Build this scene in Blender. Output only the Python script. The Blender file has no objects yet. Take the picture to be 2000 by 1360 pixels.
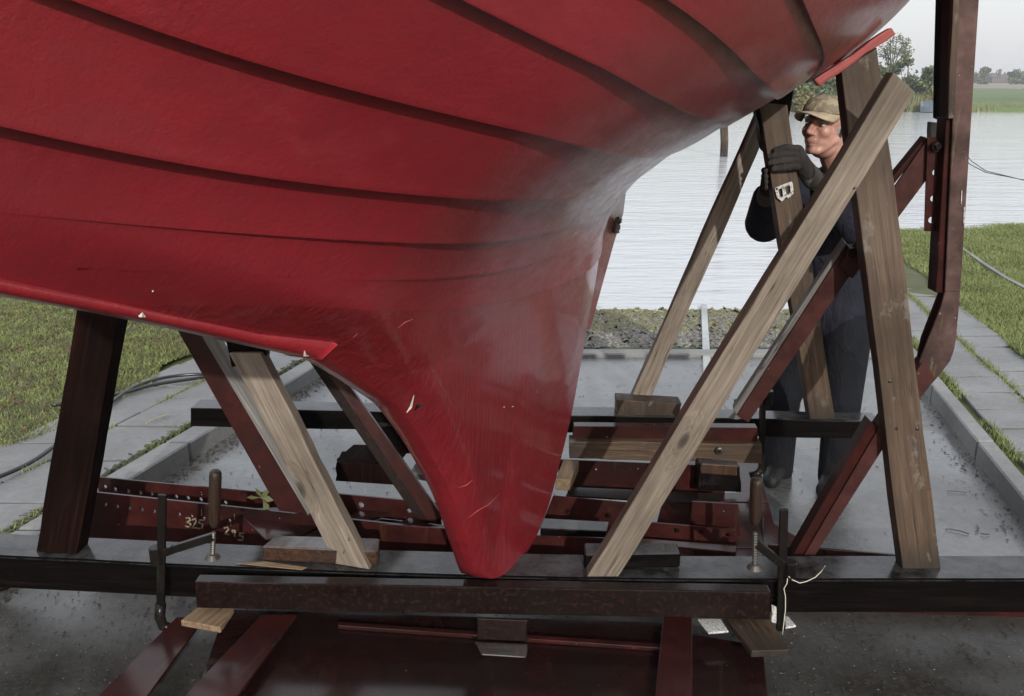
import bpy, bmesh, math, random
import numpy as np
from mathutils import Vector, Matrix
from mathutils.geometry import delaunay_2d_cdt
rnd = random.Random(7)
sc = bpy.context.scene
col = sc.collection
DEBUG = False

# ------------------------------------------------------------------ camera, sky, sun
F = 1700.0                                   # focal length in 2000-px-wide units
TH = math.atan(525 / F); CT, ST = math.cos(TH), math.sin(TH)
CZ = 1.78                                    # eye height
cam = bpy.data.cameras.new('camera'); camo = bpy.data.objects.new('camera', cam); col.objects.link(camo)
cam.sensor_width = 36; cam.lens = F / 2000 * 36; cam.clip_start = 0.05; cam.clip_end = 3000
camo.location = (0, 0, CZ); camo.rotation_euler = (math.pi / 2 - TH, 0, 0)
sc.camera = camo
SUN_EL = math.radians(22); SUN_AZ = math.atan2(.16, -1)
world = bpy.data.worlds.new('World'); sc.world = world; world.use_nodes = True
nt = world.node_tree; nt.nodes.clear()
out = nt.nodes.new('ShaderNodeOutputWorld')
sky = nt.nodes.new('ShaderNodeTexSky'); sky.sky_type = 'NISHITA'; sky.sun_disc = False
sky.sun_elevation = SUN_EL; sky.sun_rotation = SUN_AZ; sky.air_density = 1; sky.dust_density = 3
bg = nt.nodes.new('ShaderNodeBackground'); bg.inputs[1].default_value = 0.05
nt.links.new(sky.outputs[0], bg.inputs[0])
# overcast veil: standard overcast luminance, brighter towards the zenith
tc = nt.nodes.new('ShaderNodeTexCoord'); sx = nt.nodes.new('ShaderNodeSeparateXYZ')
nt.links.new(tc.outputs['Generated'], sx.inputs[0])
mr = nt.nodes.new('ShaderNodeMapRange'); mr.inputs[1].default_value = 0; mr.inputs[2].default_value = 1
mr.inputs[3].default_value = 0.71; mr.inputs[4].default_value = 1.3
nt.links.new(sx.outputs[2], mr.inputs[0])
bg2 = nt.nodes.new('ShaderNodeBackground'); bg2.inputs[0].default_value = (.965, .97, 1, 1)
nt.links.new(mr.outputs[0], bg2.inputs[1])
add = nt.nodes.new('ShaderNodeAddShader')
nt.links.new(bg.outputs[0], add.inputs[0]); nt.links.new(bg2.outputs[0], add.inputs[1])
nt.links.new(add.outputs[0], out.inputs[0])
sl = bpy.data.lights.new('flash_sun', 'SUN'); sl.energy = 3.9; sl.angle = math.radians(.6); sl.color = (1, .96, .9)  # low sun from behind the camera, stands in for the camera flash
slo = bpy.data.objects.new('flash_sun', sl); col.objects.link(slo)
tosun = Vector((math.sin(SUN_AZ) * math.cos(SUN_EL), math.cos(SUN_AZ) * math.cos(SUN_EL), math.sin(SUN_EL)))
slo.rotation_euler = tosun.to_track_quat('Z', 'Y').to_euler()
sc.view_settings.view_transform = 'Standard'; sc.view_settings.look = 'None'
sc.view_settings.exposure = 0; sc.view_settings.gamma = 1; sc.view_settings.use_curve_mapping = False

# ------------------------------------------------------------------ pixel -> place helpers
def ray(px, py):
    v = (680 - py) / F
    return Vector(((px - 1000) / F, CT + v * ST, -ST + v * CT))
O = Vector((0, 0, CZ))
def W(px, py, Y):
    r = ray(px, py); return O + r * (Y / r.y)
def WZ(px, py, z):
    r = ray(px, py); return O + r * ((z - CZ) / r.z)
SL = -.05
def g(y): return SL * (y - 2.3)
def WG(px, py, h=0.):
    r = ray(px, py); t = (h - SL * 2.3 - CZ) / (r.z - SL * r.y); return O + r * t

# ------------------------------------------------------------------ object helpers
def tag(o, label, cat, group=None):
    o['label'] = label; o['category'] = cat
    if group: o['group'] = group
    return o
def empty(name, loc, label, cat, group=None):
    o = bpy.data.objects.new(name, None); o.empty_display_size = .1; col.objects.link(o); o.location = loc
    return tag(o, label, cat, group)
def link(name, me, mat, parent=None, M=None, kind=None):
    o = bpy.data.objects.new(name, me); col.objects.link(o)
    if mat is not None and len(me.materials) == 0: me.materials.append(mat)
    if parent is not None:
        o.parent = parent
        P = Matrix.Translation(parent.location) @ parent.rotation_euler.to_matrix().to_4x4()
        if parent.parent: P = Matrix.Translation(parent.parent.location) @ P
        o.matrix_parent_inverse = P.inverted()
    if M is not None: o.matrix_basis = M
    if kind: o['kind'] = kind
    return o
def mesh(name, V, Fc, smooth=False):
    me = bpy.data.meshes.new(name); me.from_pydata([tuple(v) for v in V], [], Fc); me.update()
    if smooth: me.polygons.foreach_set('use_smooth', [True] * len(me.polygons))
    return me
def bm_mesh(name, bm, smooth=False):
    bmesh.ops.recalc_face_normals(bm, faces=bm.faces)
    me = bpy.data.meshes.new(name); bm.to_mesh(me); bm.free()
    if smooth: me.polygons.foreach_set('use_smooth', [True] * len(me.polygons))
    return me
def np_mesh(name, V, Fa):
    """V (n,3) array, Fa (m,k) index array"""
    me = bpy.data.meshes.new(name); V = np.asarray(V, np.float32); Fa = np.asarray(Fa, np.int32)
    me.vertices.add(len(V)); me.vertices.foreach_set('co', V.ravel())
    k = Fa.shape[1]; me.loops.add(Fa.size); me.loops.foreach_set('vertex_index', Fa.ravel())
    me.polygons.add(len(Fa)); me.polygons.foreach_set('loop_start', np.arange(0, Fa.size, k, dtype=np.int32))
    me.polygons.foreach_set('loop_total', np.full(len(Fa), k, np.int32)); me.update(calc_edges=True)
    return me
def add_hexa(bm, C):
    """C: 8 points, 0-3 one face loop, 4-7 the opposite face in the same order"""
    vs = [bm.verts.new(c) for c in C]
    for f in ((0, 1, 2, 3), (7, 6, 5, 4), (0, 4, 5, 1), (1, 5, 6, 2), (2, 6, 7, 3), (3, 7, 4, 0)):
        bm.faces.new([vs[i] for i in f])
    return vs
def add_box(bm, c, sx, sy, sz, M=None):
    C = []
    for z in (-.5, .5):
        for x, y in ((-.5, -.5), (.5, -.5), (.5, .5), (-.5, .5)):
            p = Vector((x * sx, y * sy, z * sz)) + Vector(c)
            C.append(M @ p if M else p)
    return add_hexa(bm, C)
def bevel(bm, w, seg=1):
    bmesh.ops.recalc_face_normals(bm, faces=bm.faces)
    bmesh.ops.bevel(bm, geom=list(bm.edges), offset=w, segments=seg, profile=.6, affect='EDGES', clamp_overlap=True)
def add_tube(bm, pts, r, n=8, r1=None, cap=True):
    pts = [Vector(p) for p in pts]; rings = []
    for i, p in enumerate(pts):
        d = (pts[min(i + 1, len(pts) - 1)] - pts[max(i - 1, 0)]).normalized()
        a = Vector((0, 0, 1)) if abs(d.z) < .9 else Vector((1, 0, 0))
        u = d.cross(a).normalized(); w = d.cross(u)
        rr = r if r1 is None else r + (r1 - r) * i / (len(pts) - 1)
        if isinstance(r, (list, tuple)): rr = r[i]
        rings.append([bm.verts.new(p + (u * math.cos(t) + w * math.sin(t)) * rr) for t in [2 * math.pi * k / n for k in range(n)]])
    for A, B_ in zip(rings, rings[1:]):
        for k in range(n): bm.faces.new((A[k], A[(k + 1) % n], B_[(k + 1) % n], B_[k]))
    if cap: bm.faces.new(rings[0][::-1]); bm.faces.new(rings[-1])

# ------------------------------------------------------------------ materials
def mat(name):
    m = bpy.data.materials.new(name); m.use_nodes = True; n = m.node_tree
    return m, n, n.nodes['Principled BSDF'], n.links
def node(n, t, **kw):
    x = n.nodes.new(t)
    for k, v in kw.items(): setattr(x, k, v)
    return x
def coords(n, scale=(1, 1, 1), kind='Object', rot=(0, 0, 0)):
    t = node(n, 'ShaderNodeTexCoord'); m = node(n, 'ShaderNodeMapping')
    m.inputs['Scale'].default_value = scale; m.inputs['Rotation'].default_value = rot
    n.links.new(t.outputs[kind], m.inputs[0]); return m.outputs[0]
def noise(n, vec, scale, detail=4, rough=.55, dist=0):
    x = node(n, 'ShaderNodeTexNoise'); x.inputs['Scale'].default_value = scale; x.inputs['Detail'].default_value = detail
    x.inputs['Roughness'].default_value = rough; x.inputs['Distortion'].default_value = dist
    n.links.new(vec, x.inputs['Vector']); return x.outputs['Fac']
def ramp(n, fac, stops):
    r = node(n, 'ShaderNodeValToRGB'); e = r.color_ramp.elements
    while len(e) < len(stops): e.new(.5)
    for i, (p, c) in enumerate(stops):
        e[i].position = p; e[i].color = (c[0], c[1], c[2], 1) if not isinstance(c, (int, float)) else (c, c, c, 1)
    n.links.new(fac, r.inputs[0]); return r.outputs[0]
def mix(n, fac, a, b, mode='MIX'):
    x = node(n, 'ShaderNodeMix', data_type='RGBA', blend_type=mode)
    for s, v in ((x.inputs[0], fac), (x.inputs[6], a), (x.inputs[7], b)):
        if isinstance(v, (int, float)): s.default_value = v
        elif isinstance(v, tuple): s.default_value = (v[0], v[1], v[2], 1)
        else: n.links.new(v, s)
    return x.outputs[2]
def math_(n, op, a, b=0.):
    x = node(n, 'ShaderNodeMath', operation=op)
    for s, v in ((x.inputs[0], a), (x.inputs[1], b)):
        if isinstance(v, (int, float)): s.default_value = v
        else: n.links.new(v, s)
    return x.outputs[0]
def bump(n, h, strength, dist, prev=None):
    b = node(n, 'ShaderNodeBump')
    if isinstance(strength, (int, float)): b.inputs['Strength'].default_value = strength
    else: n.links.new(strength, b.inputs['Strength'])
    b.inputs['Distance'].default_value = dist
    n.links.new(h, b.inputs['Height'])
    if prev: n.links.new(prev, b.inputs['Normal'])
    return b.outputs[0]

def wetcoat(n, p, wet, rough=.16):
    # rain water lies on the faces that look up
    ge = node(n, 'ShaderNodeNewGeometry'); s_ = node(n, 'ShaderNodeSeparateXYZ'); n.links.new(ge.outputs['Normal'], s_.inputs[0])
    w_ = ramp(n, s_.outputs[2], [(.25, wet * .06), (.8, wet)]); n.links.new(w_, p.inputs['Coat Weight']); p.inputs['Coat Roughness'].default_value = rough
def wood(name, c0, c1, c2, rough=.6, wet=0., knots=True, paint=None, spec=.3, seed=0., top_sheen=None, foot=False):
    """grain runs along local Z"""
    m, n, p, L = mat(name)
    oi = node(n, 'ShaderNodeObjectInfo')
    tcn = node(n, 'ShaderNodeTexCoord'); ad = node(n, 'ShaderNodeVectorMath', operation='ADD')
    mu = node(n, 'ShaderNodeVectorMath', operation='SCALE'); mu.inputs['Scale'].default_value = 13.
    cb = node(n, 'ShaderNodeCombineXYZ'); L.new(oi.outputs['Random'], cb.inputs[0]); L.new(oi.outputs['Random'], cb.inputs[2]); cb.inputs[1].default_value = seed
    L.new(cb.outputs[0], mu.inputs[0]); L.new(tcn.outputs['Object'], ad.inputs[0]); L.new(mu.outputs[0], ad.inputs[1])
    def mp(s):
        q = node(n, 'ShaderNodeMapping'); q.inputs['Scale'].default_value = s; L.new(ad.outputs[0], q.inputs[0]); return q.outputs[0]
    # knots bend the grain
    kv = node(n, 'ShaderNodeTexVoronoi'); kv.inputs['Scale'].default_value = 1; L.new(mp((6.5, 0, 2.9)), kv.inputs['Vector'])
    kd = kv.outputs['Distance']
    kfall = ramp(n, kd, [(0, 1), (.34, 0)])
    base = mp((30, 30, 1.1)); dm = node(n, 'ShaderNodeVectorMath', operation='ADD')
    sc2 = node(n, 'ShaderNodeVectorMath', operation='SCALE'); sc2.inputs['Scale'].default_value = 1.6 if knots else 0
    L.new(kfall, sc2.inputs[0]); L.new(base, dm.inputs[0]); L.new(sc2.outputs[0], dm.inputs[1])
    g1 = noise(n, dm.outputs[0], 1.6, 6, .62, .6)
    g2 = noise(n, mp((160, 160, 5)), 1, 3, .6)
    big = noise(n, mp((5, 5, 2.2)), 1, 5, .6)
    cc = ramp(n, g1, [(.3, c0), (.5, c1), (.68, c2)])
    cc = mix(n, ramp(n, g2, [(.35, 0.55), (.6, 0.)]), cc, tuple(x * .45 for x in c1))
    cc = mix(n, ramp(n, big, [(.42, .0), (.68, .65)]), cc, tuple(x * .5 for x in c0))
    if knots:
        cc = mix(n, ramp(n, kd, [(.03, .9), (.07, .7), (.105, 0.)]), cc, tuple(x * .22 for x in c0))
    if foot:      # damp, muddy foot of the timber
        sz = node(n, 'ShaderNodeSeparateXYZ'); L.new(tcn.outputs['Object'], sz.inputs[0])
        hz_ = math_(n, 'ADD', sz.outputs[2], math_(n, 'MULTIPLY', noise(n, mp((22, 22, 7)), 1, 5, .7), .22))
        cc = mix(n, ramp(n, hz_, [(.11, .8), (.24, 0)]), cc, (.012, .009, .007))
    if paint:
        pf = ramp(n, noise(n, mp((9, 9, 5)), 1, 7, .7), [(.58, 0), (.64, .8)])
        cc = mix(n, pf, cc, paint)
    if top_sheen:      # sky sheen of wet tops, painted as grey on faces that look up
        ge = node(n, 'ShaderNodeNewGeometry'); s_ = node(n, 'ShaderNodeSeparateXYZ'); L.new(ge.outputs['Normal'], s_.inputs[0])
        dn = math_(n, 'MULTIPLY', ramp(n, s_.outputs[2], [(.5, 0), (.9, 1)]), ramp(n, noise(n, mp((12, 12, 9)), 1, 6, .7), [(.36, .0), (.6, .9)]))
        cc = mix(n, dn, cc, top_sheen)
    ck = math_(n, 'ABSOLUTE', math_(n, 'SUBTRACT', noise(n, mp((34, 34, .9)), 1, 3, .5), .5))
    ckm = math_(n, 'MULTIPLY', ramp(n, ck, [(.0, 1), (.010, 0)]), ramp(n, noise(n, mp((4, 4, 2.5)), 1, 2), [(.48, 0), (.55, .85)]))
    cc = mix(n, ckm, cc, tuple(x * .15 for x in c0))
    L.new(cc, p.inputs['Base Color'])
    L.new(ramp(n, big, [(.3, max(rough - .18, .05)), (.7, min(rough + .15, 1))]), p.inputs['Roughness'])
    p.inputs['Specular IOR Level'].default_value = spec
    b = bump(n, g1, .8, .003); b = bump(n, g2, .7, .0016, b); L.new(b, p.inputs['Normal'])
    if wet: wetcoat(n, p, wet)
    return m
M_pale = wood('pale_timber', (.115, .092, .07), (.18, .148, .118), (.25, .21, .172), .75)
M_brown = wood('brown_timber', (.035, .021, .013), (.066, .041, .025), (.105, .07, .044), .65, paint=(.11, .095, .08), foot=True)
M_darkred = wood('shaded_dark_timber', (.0035, .002, .0016), (.008, .0032, .0024), (.016, .006, .004), .6, spec=.03)  # dark red wood, colour lowered further for the shade under the hull
M_black = wood('tarred_timber', (.0022, .002, .002), (.004, .0032, .003), (.008, .0058, .005), .5, wet=.9, knots=False, paint=(.009, .004, .0035), spec=.02, top_sheen=(.045, .046, .047))
M_grey = wood('weathered_timber_and_sheen', (.07, .068, .066), (.12, .115, .11), (.19, .185, .18), .5, wet=.3, knots=False)
M_ply = wood('oiled_block', (.022, .010, .006), (.045, .021, .011), (.08, .04, .02), .5, wet=.8, top_sheen=(.09, .09, .09))
M_fresh = wood('fresh_timber', (.15, .095, .055), (.21, .14, .085), (.27, .2, .13), .7, knots=False)
M_batten = wood('red_batten', (.19, .03, .025), (.26, .04, .035), (.3, .06, .05), .55, knots=False, paint=(.42, .26, .25))

def steel(name, c, rough=.42, wet=.35, chips=(.45, .42, .4), chipf=.72, dirt=.75):
    m, n, p, L = mat(name); v = coords(n)
    a = noise(n, v, 14, 6, .65); b = noise(n, v, 60, 4, .6); d = noise(n, v, 3.2, 5, .6)
    cc = ramp(n, a, [(.3, tuple(x * .55 for x in c)), (.55, c), (.75, tuple(min(x * 1.35, 1) for x in c))])
    cc = mix(n, ramp(n, d, [(.42, 0), (.62, dirt)]), cc, (.006, .0045, .004))
    cc = mix(n, ramp(n, noise(n, coords(n, (26, 26, 3)), 1, 6, .75), [(.58, 0), (.68, .6)]), cc, (c[0] * 1.5, c[1] * 2.4 + .004, c[2] * 1.4))
    cc = mix(n, ramp(n, b, [(chipf, 0), (chipf + .02, .8)]), cc, chips)
    L.new(cc, p.inputs['Base Color'])
    L.new(ramp(n, d, [(.3, rough - .14), (.7, rough + .2)]), p.inputs['Roughness'])
    L.new(bump(n, b, .35, .002, bump(n, a, .3, .004)), p.inputs['Normal'])
    wetcoat(n, p, min(1, wet * 2)); p.inputs['Specular IOR Level'].default_value = .06
    return m
M_steel = steel('red_primer_steel', (.034, .0085, .0076))
M_plate = steel('dark_plate_steel', (.014, .0045, .0042), wet=.45)
M_post = steel('red_brown_post', (.085, .052, .047), rough=.5, wet=.1)
M_dark = steel('dark_rusty_steel', (.0085, .0045, .0038), wet=.3, chips=(.020, .009, .007), chipf=.56)
M_clamp = steel('black_clamp_iron', (.009, .0075, .007), rough=.35, wet=.2, chips=(.12, .1, .09))
M_handle = wood('clamp_handle_wood', (.014, .008, .006), (.03, .017, .011), (.045, .027, .018), .45, knots=False)
M_metal, n, p, L = mat('worn_bare_metal'); p.inputs['Metallic'].default_value = .8; p.inputs['Base Color'].default_value = (.10, .092, .085, 1); p.inputs['Roughness'].default_value = .45
M_chalk, n, p, L = mat('cream_paint_marks'); p.inputs['Roughness'].default_value = .9
L.new(ramp(n, noise(n, coords(n), 90, 4), [(.35, (.09, .05, .03)), (.6, (.22, .18, .12))]), p.inputs['Base Color'])
M_white, n, p, L = mat('worn_white_paint'); p.inputs['Roughness'].default_value = .8
L.new(ramp(n, noise(n, coords(n), 120, 5, .7), [(.38, (.10, .085, .07)), (.5, (.42, .42, .41))]), p.inputs['Base Color'])
M_string, n, p, L = mat('white_string'); p.inputs['Base Color'].default_value = (.45, .43, .36, 1); p.inputs['Roughness'].default_value = .9
M_hose, n, p, L = mat('black_hose'); p.inputs['Base Color'].default_value = (.015, .016, .017, 1); p.inputs['Roughness'].default_value = .3

# hull paint
def hullmat(name, c, streak):
    m, n, p, L = mat(name); v = coords(n)
    a = noise(n, v, 2.2, 5, .6); b = noise(n, v, 105, 5, .62); s = noise(n, v, 260, 3, .5)
    st = noise(n, coords(n, (48, 48, 3)), 1, 6, .7, .5)
    cc = ramp(n, a, [(.3, tuple(x * .82 for x in c)), (.7, tuple(x * 1.12 for x in c))])
    cc = mix(n, ramp(n, noise(n, v, 26, 7, .72), [(.72, 0), (.75, .5)]), cc, (.3, .12, .11))
    cc = mix(n, ramp(n, noise(n, v, 9, 6, .75), [(.6, 0), (.8, .4)]), cc, (.09, .012, .012))
    # brush strokes along the planks, patchy second coat
    bs = noise(n, coords(n, (22, 1.6, 30)), 1, 6, .7, .3)
    cc = mix(n, ramp(n, bs, [(.45, 0), (.75, .45)]), cc, tuple(x * .62 for x in c))
    cc = mix(n, ramp(n, noise(n, coords(n, (5, 1.2, 6)), 1, 6, .7), [(.55, 0), (.7, .35)]), cc, (c[0] * 1.25, c[1] * 2.6, c[2] * 2.2))
    L.new(cc, p.inputs['Base Color'])
    L.new(ramp(n, bs, [(.3, .26), (.7, .46)]), p.inputs['Roughness'])
    p.inputs['Specular IOR Level'].default_value = .5
    nb = bump(n, b, ramp(n, a, [(.3, .15), (.75, .75)]), .0026); nb = bump(n, s, .35, .0009, nb)
    p.inputs['Coat Weight'].default_value = .32; p.inputs['Coat Roughness'].default_value = .17
    nb = bump(n, noise(n, v, 16, 4), .35, .005, nb)
    if streak: nb = bump(n, st, streak, .012, nb)
    L.new(nb, p.inputs['Normal'])
    return m
RED = (.185, .0125, .018)
M_hull = hullmat('red_antifouling', RED, .12)
M_keel = hullmat('red_antifouling_on_rough_keel', (.165, .0085, .013), .8)
M_shoe = hullmat('fresh_red_band', (.27, .015, .022), .2)
M_deck, n, p, L = mat('varnished_deck'); p.inputs['Base Color'].default_value = (.25, .14, .06, 1)

# ------------------------------------------------------------------ SETTING: ground, kerbs, paving, water, banks
def concrete(name, c, rough, leaf=False, dirt=(.02, .018, .013), wetlow=.16, spec=.5, near=False):
    m, n, p, L = mat(name); v = coords(n)
    a = noise(n, v, 1.3, 6, .6); b = noise(n, v, 30, 6, .7); f = noise(n, v, 180, 4, .65)
    cc = ramp(n, b, [(.3, tuple(x * .7 for x in c)), (.7, tuple(min(x * 1.2, 1) for x in c))])
    cc = mix(n, ramp(n, a, [(.42, 0), (.72, .6)]), cc, tuple(x * .5 for x in c))
    cc = mix(n, ramp(n, f, [(.66, 0), (.72, .6)]), cc, dirt)
    cc = mix(n, ramp(n, noise(n, v, 7, 7, .8), [(.6, 0), (.72, .45)]), cc, (.045, .045, .022))
    cv = node(n, 'ShaderNodeTexVoronoi', feature='DISTANCE_TO_EDGE'); cv.inputs['Scale'].default_value = .9
    wv = node(n, 'ShaderNodeVectorMath', operation='ADD'); L.new(v, wv.inputs[0]); nv = node(n, 'ShaderNodeTexNoise'); nv.inputs['Scale'].default_value = 4; nv.inputs['Detail'].default_value = 5
    L.new(v, nv.inputs['Vector']); L.new(nv.outputs['Color'], wv.inputs[1]); L.new(wv.outputs[0], cv.inputs['Vector'])
    crk = math_(n, 'MULTIPLY', ramp(n, cv.outputs['Distance'], [(.0, .8), (.007, 0)]), ramp(n, noise(n, v, .9, 2), [(.5, 0), (.56, 1)]))
    cc = mix(n, crk, cc, dirt)
    p.inputs['Specular IOR Level'].default_value = spec
    rg = ramp(n, a, [(.3, wetlow), (.75, rough)])
    if near:      # mud and rust under the cradle front, with the hull's shade painted in
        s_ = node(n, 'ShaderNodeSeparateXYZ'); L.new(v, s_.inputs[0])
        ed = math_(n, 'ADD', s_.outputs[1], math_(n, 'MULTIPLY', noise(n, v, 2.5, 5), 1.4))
        mud_shade = ramp(n, math_(n, 'MULTIPLY', ed, .2), [(.56, .93), (.74, 0)])
        cc = mix(n, mud_shade, cc, ramp(n, noise(n, v, 55, 5, .7), [(.3, (.006, .005, .004)), (.55, (.018, .015, .011)), (.75, (.05, .042, .032))]))
        rg = mix(n, mud_shade, rg, (.6, .6, .6)); L.new(ramp(n, mud_shade, [(0, spec), (1, .12)]), p.inputs['Specular IOR Level'])
    L.new(cc, p.inputs['Base Color'])
    L.new(rg, p.inputs['Roughness'])
    wf = ramp(n, a, [(.36, .06), (.6, .55)])
    L.new(bump(n, f, wf, .0025, bump(n, b, wf, .005)), p.inputs['Normal'])
    return m
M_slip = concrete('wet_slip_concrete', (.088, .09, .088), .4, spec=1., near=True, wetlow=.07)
M_kerb = concrete('kerb_concrete', (.15, .152, .148), .7, wetlow=.35, spec=.9)
M_slab = concrete('paving_concrete', (.125, .128, .126), .6, wetlow=.28, spec=.9)
def grassmat(name, a, b_, c):
    m, n, p, L = mat(name); v = coords(n)
    cc = ramp(n, noise(n, v, 2.5, 6, .65), [(.3, a), (.5, b_), (.7, c)])
    L.new(cc, p.inputs['Base Color']); p.inputs['Roughness'].default_value = .8; return m
M_soil = grassmat('mossy_soil', (.03, .028, .014), (.055, .06, .02), (.07, .085, .028))
M_grassL = grassmat('short_lawn_grass', (.06, .052, .022), (.125, .145, .045), (.19, .22, .075))
M_grassL.node_tree.nodes['Noise Texture'].inputs['Scale'].default_value = 6
M_grassR = grassmat('lakeside_grass', (.10, .12, .04), (.145, .175, .055), (.19, .22, .085))
M_moss = grassmat('joint_moss', (.04, .045, .015), (.07, .09, .02), (.09, .12, .03))

def strip_grid(name, xs_fn, y0, y1, ny, nx, zfn, m, kind='structure', jitter=0.):
    V = []; Fc = []
    for j in range(ny + 1):
        y = y0 + (y1 - y0) * j / ny; xa, xb = xs_fn(y)
        for i in range(nx + 1):
            x = xa + (xb - xa) * i / nx
            V.append((x, y, zfn(x, y) + (rnd.uniform(-jitter, jitter) if jitter else 0)))
    for j in range(ny):
        for i in range(nx):
            k = j * (nx + 1) + i; Fc.append((k, k + 1, k + nx + 2, k + nx + 1))
    return link(name, mesh(name, V, Fc, True), m, kind=kind)

KL0, KL1 = WG(207, 930, .10), WG(610, 695, .10)       # left kerb, outer top edge
KR0, KR1 = WG(1960, 880, .10), WG(1832, 733, .10)     # right kerb, outer top edge
def lx(y): return KL0.x + (KL1.x - KL0.x) * (y - KL0.y) / (KL1.y - KL0.y)
def rx(y): return KR0.x + (KR1.x - KR0.x) * (y - KR0.y) / (KR1.y - KR0.y)
YS = 6.15                                               # slip sill
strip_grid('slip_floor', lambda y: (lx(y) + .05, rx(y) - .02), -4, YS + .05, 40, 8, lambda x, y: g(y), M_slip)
ZW = -.345
# kerbs
def kerb(fn, w, y0, y1, side, label):
    root = empty('kerb', (fn(y0), y0, g(y0)), label, 'kerb', 'kerbs of the slipway')
    y = y0
    while y < y1 - .05:
        e = min(y + .98, y1); bm = bmesh.new(); s = .012
        a, b_ = y + .006, e - .006; h = .10 + rnd.uniform(-.004, .004)
        dx = w * side
        add_hexa(bm, [(fn(a), a, g(a) - .12), (fn(a) + dx, a, g(a) - .12), (fn(b_) + dx, b_, g(b_) - .12), (fn(b_), b_, g(b_) - .12),
                      (fn(a), a, g(a) + h), (fn(a) + dx, a, g(a) + h), (fn(b_) + dx, b_, g(b_) + h), (fn(b_), b_, g(b_) + h)])
        bevel(bm, .008, 1); link('kerb_stone', bm_mesh('kerb_stone', bm), M_kerb, root)
        y = e
kerb(lx, .13, -.8, 6.2, 1, 'long grey concrete kerb between the left paving and the slipway')
kerb(rx, .09, .2, 8.2, -1, 'narrow grey concrete kerb along the right side of the slipway')
# paving, slab by slab
def paving(name, fn, side, rows, rw, dl, y0, y1, stag, lab):
    bed = strip_grid(name, lambda y: tuple(sorted((fn(y) + side * .01, fn(y) + side * (rows * rw + .25)))), y0 - .3, y1 + .2, 30, 4, lambda x, y: g(y) + .052, M_moss)
    k = 0
    for r in range(rows):
        y = y0 + (stag * dl if r % 2 else 0)
        while y < y1:
            e = y + dl; gap = .009; bm = bmesh.new()
            x0 = .055 + r * rw + gap; x1 = .055 + (r + 1) * rw - gap
            if side > 0: pa = lambda u, yy: fn(yy) + u
            else: pa = lambda u, yy: fn(yy) - u
            ya, yb = y + gap, e - gap
            t = [rnd.uniform(-.006, .008) for _ in range(4)]
            P = [(pa(x0, ya), ya), (pa(x1, ya), ya), (pa(x1, yb), yb), (pa(x0, yb), yb)]
            add_hexa(bm, [(q[0], q[1], g(q[1]) + .02) for q in P] + [(q[0], q[1], g(q[1]) + .082 + t[i]) for i, q in enumerate(P)])
            bevel(bm, .005, 1); link('paving_slab', bm_mesh('paving_slab', bm), M_slab, bed); k += 1
            y = e
    return bed
paving('paving_left', lx, -1, 2, .40, .50, -.6, 9.0, .5, '')
paving('paving_right', rx, 1, 2, .36, .33, .4, 11.5, .45, '')
# lawns
def lawnz(x, y):
    z = g(min(y, 8.)) + .075
    if y > 8: z += (ZW - .10 - z) * min(1, max(0, (y - 8) / 6.6)) ** 1.5
    return z + .012 * math.sin(x * 2.1 + y * 1.3) + .01 * math.sin(y * 3.1 - x)
LLX = lambda y: lx(y) - .86 - .10 * math.sin(y * 2.3) - .05 * math.sin(y * 7)
RLX = lambda y: rx(y) + .80 + .03 * math.sin(y * 5)
strip_grid('lawn_left', lambda y: (-30, LLX(y)), -6, 15, 80, 30, lambda x, y: lawnz(x, y), M_soil)
strip_grid('lawn_right', lambda y: (RLX(y), 30), -6, 15, 80, 30, lambda x, y: lawnz(x, y), M_soil)
strip_grid('bank_left', lambda y: (LLX(y) - .05, lx(y) + .02), 9.0, 15, 20, 6, lambda x, y: lawnz(x, y) - .01, M_soil)
strip_grid('bank_right', lambda y: (rx(y) - .02, RLX(y) + .1), 8.0, 15, 20, 6, lambda x, y: lawnz(x, y) - .01, M_soil)

def blades(name, N, xr, y0, y1, m, h, w, inside, bias=1.6):
    r = np.random.RandomState(3)
    u = r.rand(N) ** bias; y = y0 + (y1 - y0) * u
    xa = np.array([xr(v)[0] for v in y]); xb = np.array([xr(v)[1] for v in y]); x = xa + (xb - xa) * r.rand(N)
    z = np.array([lawnz(a, b) for a, b in zip(x, y)])
    patch = .6 + .4 * np.sin(x * 3.1 + 1.3 * np.sin(y * 2.7)) * np.sin(y * 2.2 + x)
    hh = h * (.5 + r.rand(N)) * (.55 + .6 * patch); ang = r.rand(N) * 6.283; ww = w * (.6 + .8 * r.rand(N)) * (1 + y / 14)
    lean = hh * .9
    dx, dy = np.cos(ang), np.sin(ang); la = r.rand(N) * 6.283
    V = np.zeros((N, 3, 3)); V[:, 0] = np.c_[x - dx * ww, y - dy * ww, z - .004]; V[:, 1] = np.c_[x + dx * ww, y + dy * ww, z - .004]
    V[:, 2] = np.c_[x + np.cos(la) * lean, y + np.sin(la) * lean, z + hh]
    me = np_mesh(name, V.reshape(-1, 3), np.arange(N * 3).reshape(N, 3))
    return link(name, me, m, kind='stuff')
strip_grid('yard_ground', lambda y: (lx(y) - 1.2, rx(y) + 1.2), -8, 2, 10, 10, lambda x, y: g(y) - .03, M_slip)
o = blades('grass_left', 150000, lambda y: (LLX(y) - min(.6 + y * .55, 5.5), LLX(y) + .03), 2.2, 9.5, M_grassL, .022, .0035, None, 1.0)
tag(o, 'short mossy lawn grass on the left beyond the paving', 'grass')
o = blades('grass_right', 170000, lambda y: (RLX(y) - .05, min(RLX(y) + 3.2, .62 * y + 1.0)), 5.0, 14.3, M_grassR, .03, .0038, None, 1.0)
tag(o, 'bright green lawn grass on the right bank beside the water', 'grass')
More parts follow.
